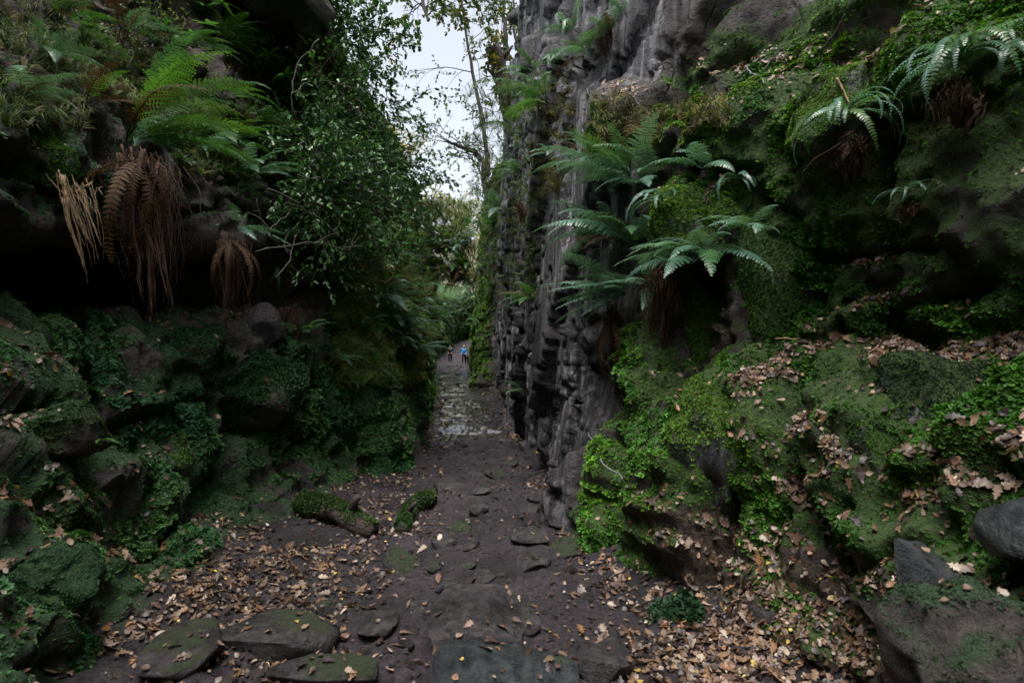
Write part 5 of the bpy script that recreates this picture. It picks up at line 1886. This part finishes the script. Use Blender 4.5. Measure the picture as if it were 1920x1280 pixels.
# fine-leaved yellow green shrub on the fern slope
for i, (px, py, w, lab) in enumerate([(350, 170, .35, 'small yellow leaved shrub between ferns and whorls'), (300, 45, .5, 'fine leaved yellow green shrub at the top of the fern slope'), (430, 125, .35, 'yellow leaved sprigs left of the moss covered mound'), (520, 110, .3, 'leafy sprigs right of the moss covered mound'),
                                      (560, 200, .4, 'small leaved shrub under the looping bare branch'), (230, 90, .4, 'brownish leafy shrub above the bright ferns')]):
    loc, nor = hit_all(px, py)
    T = Tree(1600 + i)
    for c in range(12):
        d = np.array(nor) * .8 + T.rng.normal(size=3) * .6 + np.array((0, 0, .4))
        T.grow(np.array(loc), d, w, .005, 1, .4, -.05, 4, 1, 6, .9, 2)
    T.build('shrub', lab, 'shrub', loc, M['bark'], M['crown'], 'round', .03, [(.12, .17, .03), (.2, .22, .04), (.06, .1, .025), (.04, .08, .02)] if i != 5 else [(.06, .05, .02), (.05, .08, .02), (.1, .07, .03)], None, cap=900)


# ------------------------------------------------------------------ grass
def blade_proto(seed, n=12):
    rng = np.random.default_rng(seed)
    V, F = [], []
    for i in range(n):
        a = rng.random() * 6.28
        r = rng.uniform(0, .12)
        L = rng.uniform(.6, 1.1)
        lean = rng.uniform(.2, .9)
        s = np.array((-math.sin(a), math.cos(a), 0)) * .018
        o = np.array((math.cos(a) * r, math.sin(a) * r, 0))
        p1 = o + np.array((math.cos(a) * lean * .4 * L, math.sin(a) * lean * .4 * L, .55 * L))
        p2 = o + np.array((math.cos(a) * lean * L, math.sin(a) * lean * L, .55 * L - .25 * lean * L))
        b = len(V)
        V += [o - s, o + s, p1 + s * .8, p1 - s * .8, p2]
        F += [(b, b + 1, b + 2), (b, b + 2, b + 3), (b + 3, b + 2, b + 4)]
    return np.array(V), np.array(F)


def grass(name, boxes, n, size, tints, seed, hang=0.0):
    rng = np.random.default_rng(seed)
    pts, nrm = [], []
    while len(pts) < n:
        x0, y0, x1, y1 = boxes[int(rng.integers(len(boxes)))]
        loc, nor = hit_all(rng.uniform(x0, x1), rng.uniform(y0, y1))
        if loc is None:
            continue
        pts.append(loc[:])
        nrm.append(nor[:])
    P, Nn = np.array(pts), np.array(nrm)
    dirn = Nn + np.array((0, 0, .7 - hang)) + rng.normal(size=Nn.shape) * .3
    s = rng.uniform(.6, 1.2, n) * size * np.clip(P[:, 1] / 5, .8, 4) ** .7
    c = np.asarray(tints)[rng.integers(len(tints), size=n)] * rng.uniform(.7, 1.3, (n, 1))
    return scatter(name, blade_proto(seed), P, eulers(dirn, rng.random(n) * 6.28), np.stack([s] * 3, 1), c, M['grass'])


GRN, DRY = [(.06, .11, .025), (.09, .13, .03)], [(.2, .16, .07), (.14, .13, .05), (.09, .11, .03)]
grass('slope_grass', [(0, 0, 170, 240), (150, 60, 330, 200), (330, 200, 560, 330), (540, 60, 640, 260)], 900, .17, GRN + DRY[1:], 31, .2)
grass('hanging_grass', [(1100, 180, 1190, 270), (1170, 205, 1245, 260), (1260, 190, 1370, 240), (1010, 130, 1080, 280), (1015, 300, 1055, 370)], 420, .15, DRY, 32, .6)
grass('bank_grass', [(620, 380, 880, 640), (620, 480, 790, 720)], 3000, .17, [(.1, .19, .04), (.15, .22, .045), (.2, .2, .07)], 33, .2)
grass('cliff_grass', [(880, 150, 1010, 560)], 500, .14, [(.06, .11, .03), (.1, .12, .04)], 34, .3)

# ------------------------------------------------------------------ fallen leaves
def leaf_flat(kind, seed):
    rng = np.random.default_rng(seed)
    if kind == 'oak':
        xs = [0, .14, .24, .36, .48, .6, .72, .86, 1.0]
        ws = [.02, .1, .06, .22, .12, .3, .18, .26, .06]
    else:
        xs = [0, .12, .3, .5, .72, .9, 1.0]
        ws = [.02, .2, .34, .33, .22, .09, .02]
    curl, cup = rng.uniform(-.35, .5), rng.uniform(.1, .7)
    V, F = [], []
    for i, (x, w) in enumerate(zip(xs, ws)):
        w *= rng.uniform(.85, 1.15)
        z = curl * (x - .5) ** 2 + rng.normal() * .015
        V += [(x - .5, -w, z + cup * w * w * 2.2), (x - .5, 0, z), (x - .5, w, z + cup * w * w * 2.2 * rng.uniform(.4, 1.2))]
    for i in range(len(xs) - 1):
        for j in (0, 1):
            a = i * 3 + j
            F.append((a, a + 1, a + 4, a + 3))
    return np.array(V), np.array(F)


LK = [('oak', leaf_flat('oak', i)) for i in range(5)] + [('birch', leaf_flat('birch', 10 + i)) for i in range(4)]
PAL = np.array([(.13, .075, .05), (.22, .135, .08), (.31, .215, .155), (.27, .14, .065), (.5, .35, .08), (.05, .034, .03), (.42, .34, .26)])
PALP = np.array([.31, .2, .1, .06, .04, .25, .04])
PALN = ['brown', 'tan', 'pale', 'orange brown', 'yellow', 'dark', 'cream']
rl = np.random.default_rng(500)

yy = GV[:, 1]
xx = GV[:, 0]
ip = inpath.ravel()
clump = np.clip(.55 + 1.1 * fbm(GP, .55, 3, 510), 0.02, 2).ravel()
edge_ = np.clip((1 - ip) * 1.0 + .1 + .35 * sstep(.35, .0, np.minimum(np.abs(xx - path_l(yy)), np.abs(path_r(yy) - xx))), 0, 1.3)
wg = edge_ * clump * visible_weight(GV) * (yy < 60)
wg *= np.where((yy > 9) & (yy < 40), .65 + .6 * (1 - ip), 1.0)


def visw(V, Nn, v0=.5):
    nz = Nn[..., 2].ravel()
    Pn = V
    return sstep(v0, v0 + .3, nz) * np.clip(.5 + 1.2 * fbm(Pn, .5, 3, 520), 0, 2) * visible_weight(V)


wr = visw(RVt, RN) * (RV.ravel() < 11)
wr *= 1 + 2.5 * ((RV.ravel() > 3.7) & (RV.ravel() < 5.2)) + 3.5 * ((RV.ravel() > 7.8) & (RV.ravel() < 9.2))


def drift(V, lines, width):
    out = np.zeros(len(V))
    for ln in lines:
        pts = []
        for (x0, y0), (x1, y1) in zip(ln[:-1], ln[1:]):
            for t in np.linspace(0, 1, 8):
                pts.append(hit(x0 + (x1 - x0) * t, y0 + (y1 - y0) * t)[0][:])
        for p in pts:
            d2 = ((V - np.array(p)) ** 2).sum(1)
            out = np.maximum(out, np.exp(-d2 / width ** 2))
    return out


dr = drift(RVt, [[(1640, 490), (1690, 600), (1560, 640), (1480, 670), (1400, 710)], [(1690, 620), (1660, 680)], [(1300, 765), (1330, 800), (1420, 860), (1470, 900), (1560, 930)], [(1300, 125), (1480, 110), (1680, 120)],
                 [(1700, 900), (1900, 850)], [(1750, 640), (1900, 640)], [(1290, 345), (1330, 360)], [(1150, 165), (1200, 190)], [(1500, 800), (1560, 850)]], .1)
nzr = RN[..., 2].ravel()
wr = .12 * wr + 3.2 * dr * visible_weight(RVt) * sstep(.15, .55, nzr)
lowr = (1 - sstep(1.8, 2.8, RV.ravel())) * (1 - sstep(3.4, 4.0, RVt[:, 1])) * visible_weight(RVt)
wr += 1.4 * lowr * sstep(-.1, .5, nzr)
wlft = visw(LVt, LN) * (LV.ravel() < 11)
wlft *= 1 + 3 * ((LV.ravel() > 2.6) & (LV.ravel() < 3.6) & (LVt[:, 1] < 3.2))
wlft += 2.5 * drift(LVt, [[(10, 930), (110, 955), (180, 985), (230, 1040)], [(430, 585), (470, 600)], [(130, 300), (200, 310)]], .13) * visible_weight(LVt) * sstep(0, .5, LN[..., 2].ravel())
SV, SF = np.vstack(STONE_V), np.vstack(STONE_F)
SNn = vert_normals(SV, SF)
ws = sstep(.55, .85, SNn[:, 2]) * visible_weight(SV)
sets = [('floor', GV, GF, wg, 62000), ('right', RVt, RF, wr, 9500), ('left', LVt, LF, wlft, 3600), ('stone', SV, SF, ws, 420)]
PP, NN, ZZ = [], [], []
for zi, (nm, V, F, w, n) in enumerate(sets):
    P, Nn, k = sample_mesh(V, F, w, n, rl)
    Nn = np.where((Nn[:, 2] < 0)[:, None], -Nn, Nn)
    PP.append(P)
    NN.append(Nn)
    ZZ.append(np.full(n, zi))
PP, NN, ZZ = np.vstack(PP), np.vstack(NN), np.concatenate(ZZ)
n = len(PP)
kindi = np.where(rl.random(n) < .42, rl.integers(0, 5, n), rl.integers(5, 9, n))
isoak = kindi < 5
size = np.where(isoak, rl.uniform(.03, .075, n), rl.uniform(.018, .038, n)) * np.clip(PP[:, 1] / 6, 1, 2) * np.where(ZZ == 1, .82, 1)
pal = rl.choice(len(PAL), n, p=PALP)
pal = np.where(isoak & (pal == 4), 1, pal)
size = size * np.exp(rl.normal(size=n) * .18)
colr = PAL[pal] * rl.uniform(.55, 1.2, (n, 1))
tiltn = NN + rl.normal(size=(n, 3)) * .36
tiltn /= np.linalg.norm(tiltn, axis=1)[:, None]
eul = eulers(tiltn, rl.random(n) * 6.28)
PP = PP + NN * (.006 + .012 * rl.random((n, 1)))

MARKS = [('the two mossy logs', 690, 970), ('the large smooth brown stone', 885, 1195), ('the blue grey slab', 945, 1275), ('the broad flat slab', 512, 1215), ('the green tinged flat slab', 330, 1250), ('the low mossy stone', 750, 1058),
         ('the flat grey stone', 932, 1156), ('the triangular grey stone', 1058, 1032), ('the leafy green clump', 1262, 1165), ('the dark upright stone', 1425, 1175), ('the sharp edged rock', 1700, 1100), ('the shadowed ledge stone', 1600, 1075),
         ('the squared mossy block', 1640, 835), ('the round moss hummock', 1602, 555), ('the shaggy moss mass', 1810, 740), ('the moss pillar', 1400, 560), ('the big moss cushion', 1510, 150), ('the mossy buttress', 1290, 860), ('the yellow green mound', 1345, 405),
         ('the upper right rosette', 1790, 150), ('the dark mossy mound', 90, 1075), ('the bare slab end', 200, 905), ('the thick moss step', 130, 800), ('the leafy boulder', 692, 882), ('the teal moss boulder', 440, 775), ('the dark bottom stone', 1135, 1262),
         ('the oak leaves at left', 400, 1120), ('the cliff foot', 1180, 1080), ('the bottom right boulder', 1815, 1215), ('the tread', 1000, 1100), ('the left wall foot', 480, 985), ('the long straw', 1480, 680)]
MARKP = [Vector(hit_all(a, b)[0]) for _, a, b in MARKS]


def near_mark(p):
    p = Vector(p)
    return MARKS[min(range(len(MARKS)), key=lambda q: (MARKP[q] - p).length)][0]


for o_ in [q for q in COL.objects if q.name.startswith('cobble') and q.parent is None]:
    o_['label'] = 'small grey brown cobble bedded in the path by ' + near_mark(o_.location)

# the three hundred that show largest stand as objects of their own
app = size / np.maximum(PP[:, 1], .6)
order = np.argsort(-app)
chosen = []
for i in order:
    p = Vector(PP[i])
    if not in_view(p, -8):
        continue
    d = p + Vector(NN[i]) * .02 - CAMP
    L = d.length
    blocked = False
    for tree_ in (BVH, BVS):
        h = tree_.ray_cast(CAMP, d.normalized(), L - .03)
        if h[0] is not None:
            blocked = True
            break
    if blocked:
        continue
    chosen.append(i)
    if len(chosen) == 300:
        break
keep = np.ones(n, bool)
keep[chosen] = False
ZN = ['on the floor of the gorge', 'on a ledge of the right cliff', 'on the left bank', 'on top of a stone']
LME = []
for i, (kd, (V, F)) in enumerate(LK):
    me = raw_mesh('fallen_leaf', V, F)
    me.materials.append(M['leaf_one'])
    LME.append(me)
for i in chosen:
    kd = LK[kindi[i]][0]
    side_ = ''
    z = ZZ[i]
    where = ZN[z]
    if z == 0:
        where = 'in the litter left of the path' if PP[i, 0] < path_l(PP[i, 1]) else 'in the litter right of the path' if PP[i, 0] > path_r(PP[i, 1]) else 'on the muddy tread of the path'
    o = mobj('fallen_leaf', LME[kindi[i]], loc=PP[i], rot=eul[i])
    s = size[i]
    o.scale = (s, s, s)
    o.color = (*colr[i], 1)
    shape = 'lobed oak leaf' if kd == 'oak' else 'oval birch leaf'
    tag(o, f'{PALN[pal[i]]} {shape} lying {"on a stone" if z == 3 else "in the litter"} by {near_mark(PP[i])}', 'leaf', f'{PALN[pal[i]]} {kd} leaves by {near_mark(PP[i])}')
allV, allF, allC, off = [], [], [], 0
E = eul
for kx, (kd, (V, F)) in enumerate(LK):
    sel = np.where(keep & (kindi == kx))[0]
    cx, sx = np.cos(E[sel, 0]), np.sin(E[sel, 0])
    cy, sy = np.cos(E[sel, 1]), np.sin(E[sel, 1])
    cz, sz = np.cos(E[sel, 2]), np.sin(E[sel, 2])
    Rm = np.stack([np.stack([cy * cz, sx * sy * cz - cx * sz, cx * sy * cz + sx * sz], -1),
                   np.stack([cy * sz, sx * sy * sz + cx * cz, cx * sy * sz - sx * cz], -1),
                   np.stack([-sy, sx * cy, cx * cy], -1)], 1)
    W = np.einsum('nij,kj->nki', Rm, V) * size[sel][:, None, None] + PP[sel][:, None, :]
    m = len(V)
    allV.append(W.reshape(-1, 3))
    allF.append((F[None] + (np.arange(len(sel)) * m)[:, None, None]).reshape(-1, 4) + off)
    c = np.ones((len(sel), 4))
    c[:, :3] = colr[sel]
    allC.append(np.repeat(c, m, 0))
    off += len(sel) * m
me = raw_mesh('leaf_litter', np.vstack(allV), np.vstack(allF), {'tint': np.vstack(allC)})
tag(mobj('leaf_litter', me, M['litter']), kind='stuff')


# ------------------------------------------------------------------ sticks
def stick(a, b, r, label, mat='stick', seed=0, name='stick', n=14, jit=.012):
    rng = np.random.default_rng(seed)
    Q = np.array(curve_to(a, b, rng, n, 0, .08))
    mb = MB()
    mb.tube(Q - Q[0], np.linspace(r, r * .6, n) * (1 + rng.normal(size=n) * .1), 7)
    o = mb.build(name, M[mat])
    o.location = Q[0]
    return tag(o, label, 'stick')


def on(px, py, out=.03):
    l, nrm_ = hit_all(px, py)
    return np.array(l + nrm_ * out)


stick(on(1108, 814, .03), on(1178, 912, .03), .009, 'pale bluish stick leaning on the mossy foot of the right cliff', seed=1)
stick(on(1405, 130), on(1432, 162), .007, 'short forked twig at the edge of the upper leaf ledge', seed=2)
stick(on(1530, 105), on(1588, 25), .008, 'dark twig leaning up from the upper leaf ledge', 'bark', 3)
stick(on(1460, 640), on(1690, 632), .005, 'long thin straw lying across the litter slope', 'straw', 4)
stick(on(1435, 140), on(1470, 90), .006, 'thin twig slanting over the upper leaf ledge by the grey rock', 'pale_bark', 5)
stick(on(1575, 150), on(1600, 205), .006, 'pale bent twig on the big moss cushion', 'straw', 6)
stick(on(1170, 165), on(1205, 205), .006, 'pale twig across the grassy moss hummock', 'straw', 7)
stick(on(135, 345, .06), on(205, 330, .06), .008, 'pale twig lying on the mossy block over the cave', 'straw', 8)


# ------------------------------------------------------------------ walkers
def skin_body(name, verts, edges, radii, mat, parent, sub=2):
    me = bpy.data.meshes.new(name)
    me.from_pydata(verts, edges, [])
    o = bpy.data.objects.new(name, me)
    COL.objects.link(o)
    o.modifiers.new('skin', 'SKIN')
    sd = o.modifiers.new('sub', 'SUBSURF')
    sd.levels = sd.render_levels = sub
    lay = me.skin_vertices[0].data
    for i, r in enumerate(radii):
        lay[i].radius = r if isinstance(r, tuple) else (r, r)
        lay[i].use_root = (i == 0)
    dg = bpy.context.evaluated_depsgraph_get()
    out = bpy.data.meshes.new_from_object(o.evaluated_get(dg))
    bpy.data.objects.remove(o)
    V = np.array([v.co[:] for v in out.vertices])
    F = [tuple(p.vertices) for p in out.polygons]
    bpy.data.meshes.remove(out)
    return V, F


def walker(loc, face, label, top, trousers, hair, kind):
    o = empty('person', loc, label, 'person', rot=(0, 0, face))
    # facing -Y (to the camera), mid stride
    J = dict(pel=(0, 0, .95), chest=(0, -.02, 1.28), neck=(0, -.03, 1.47), head=(0, -.05, 1.6), top=(0, -.04, 1.72),
             shl=(-.18, -.01, 1.4), ell=(-.25, .03, 1.13), wrl=(-.16, -.18, 1.0), shr=(.18, -.01, 1.4), elr=(.25, .05, 1.13), wrr=(.18, -.16, .98),
             hpl=(-.09, 0, .9), knl=(-.1, -.16, .5), anl=(-.1, -.12, .09), tol=(-.11, -.26, .04), hpr=(.09, 0, .9), knr=(.1, .06, .5), anr=(.1, .24, .13), tor=(.11, .13, .04))
    nm = list(J)
    ix = {k: i for i, k in enumerate(nm)}
    E = [('pel', 'chest'), ('chest', 'neck'), ('neck', 'head'), ('head', 'top'), ('chest', 'shl'), ('shl', 'ell'), ('ell', 'wrl'), ('chest', 'shr'), ('shr', 'elr'), ('elr', 'wrr'),
         ('pel', 'hpl'), ('hpl', 'knl'), ('knl', 'anl'), ('anl', 'tol'), ('pel', 'hpr'), ('hpr', 'knr'), ('knr', 'anr'), ('anr', 'tor')]
    rad = dict(pel=(.14, .1), chest=(.15, .11), neck=.055, head=(.085, .1), top=(.06, .07), shl=.065, ell=.047, wrl=.032, shr=.065, elr=.047, wrr=.032,
               hpl=.09, knl=.06, anl=.042, tol=.038, hpr=.09, knr=.06, anr=.042, tor=.038)
    V, F = skin_body('body', [J[k] for k in nm], [(ix[a], ix[b]) for a, b in E], [rad[k] for k in nm], None, o)
    mb = MB()
    mb.add(V, F)
    for s, w in ((-1, 'wrl'), (1, 'wrr')):
        c = np.array(J[w])
        mb.ball(c + np.array((0, -.045, -.02)), (.038, .05, .02), 8, 6)
        for f in range(4):
            b = c + np.array(((f - 1.5) * .019, -.075, -.02))
            mb.tube([b, b + np.array((0, -.04, -.012)), b + np.array((0, -.055, -.042 - .006 * (f % 2)))], [.0095, .009, .007], 6)
        b = c + np.array((-s * .03, -.035, -.015))
        mb.tube([b, b + np.array((-s * .03, -.02, -.01)), b + np.array((-s * .035, -.045, -.018))], [.011, .01, .008], 6)
    mb.tube([(0, -.14, 1.635), (0, -.165, 1.6), (0, -.14, 1.592)], [.009, .016, .012], 6)          # nose
    for s in (-1, 1):
        mb.ball((s * .086, -.045, 1.61), (.012, .022, .032), 6, 5)                                # ears
    mb.build('body', M['skin'], o)
    eyes = MB()
    for s in (-1, 1):
        eyes.ball((s * .034, -.135, 1.635), (.012, .008, .008), 6, 5)
    eyes.ball((0, -.137, 1.563), (.024, .008, .006), 8, 5)
    eyes.build('eyes_and_mouth', M['black_cloth'], o)
    h = MB()
    h.ball((0, -.02, 1.665), (.1, .105, .095), 12, 9)
    h.ball((0, .035, 1.61), (.09, .07, .09), 10, 8)
    h.build('hair', M[hair], o)

    def cloth(name, keys, edges, grow, mat):
        ii = {k: i for i, k in enumerate(keys)}
        rr = []
        for k in keys:
            r = rad[k]
            rr.append(tuple(x + grow for x in r) if isinstance(r, tuple) else r + grow)
        V, F = skin_body(name, [J[k] for k in keys], [(ii[a], ii[b]) for a, b in edges], rr, None, o)
        m_ = MB()
        m_.add(V, F)
        return m_.build(name, M[mat], o)
    cloth('jacket', ['pel', 'chest', 'shl', 'ell', 'wrl', 'shr', 'elr', 'wrr'], [('pel', 'chest'), ('chest', 'shl'), ('shl', 'ell'), ('ell', 'wrl'), ('chest', 'shr'), ('shr', 'elr'), ('elr', 'wrr')], .03, top)
    cloth('trousers', ['pel', 'hpl', 'knl', 'anl', 'hpr', 'knr', 'anr'], [('pel', 'hpl'), ('hpl', 'knl'), ('knl', 'anl'), ('pel', 'hpr'), ('hpr', 'knr'), ('knr', 'anr')], .022, trousers)
    for s, t in ((-1, 'tol'), (1, 'tor')):
        b = MB()
        c = np.array(J[t])
        b.ball(c + np.array((0, .05, .005)), (.05, .13, .05), 10, 7)
        b.build('boot', M['black_cloth'], o)
    if kind == 'straps':
        for s in (-1, 1):
            b = MB()
            b.tube([(s * .11, .1, 1.46), (s * .12, -.06, 1.5), (s * .11, -.165, 1.36), (s * .12, -.15, 1.15)], [.022] * 4, 6)
            b.build('rucksack_strap', M['pale_strap'], o)
    b = MB()
    b.ball((0, .2, 1.25), (.16, .11, .24), 12, 9)
    b.build('rucksack', M['black_cloth'], o)
    return o


def foot(px, Y):
    x = (px - 960) / FPX * Y
    return (x, Y, floor_z(x, Y))


walker(foot(844, 56), R(6), 'walker in black clothes with pale rucksack straps coming down the path', 'black_cloth', 'black_cloth', 'hair', 'straps')
walker(foot(870, 52), R(-4), 'fair haired walker in a bright blue jacket and dark trousers', 'blue_cloth', 'dark_trouser', 'fair_hair', '')
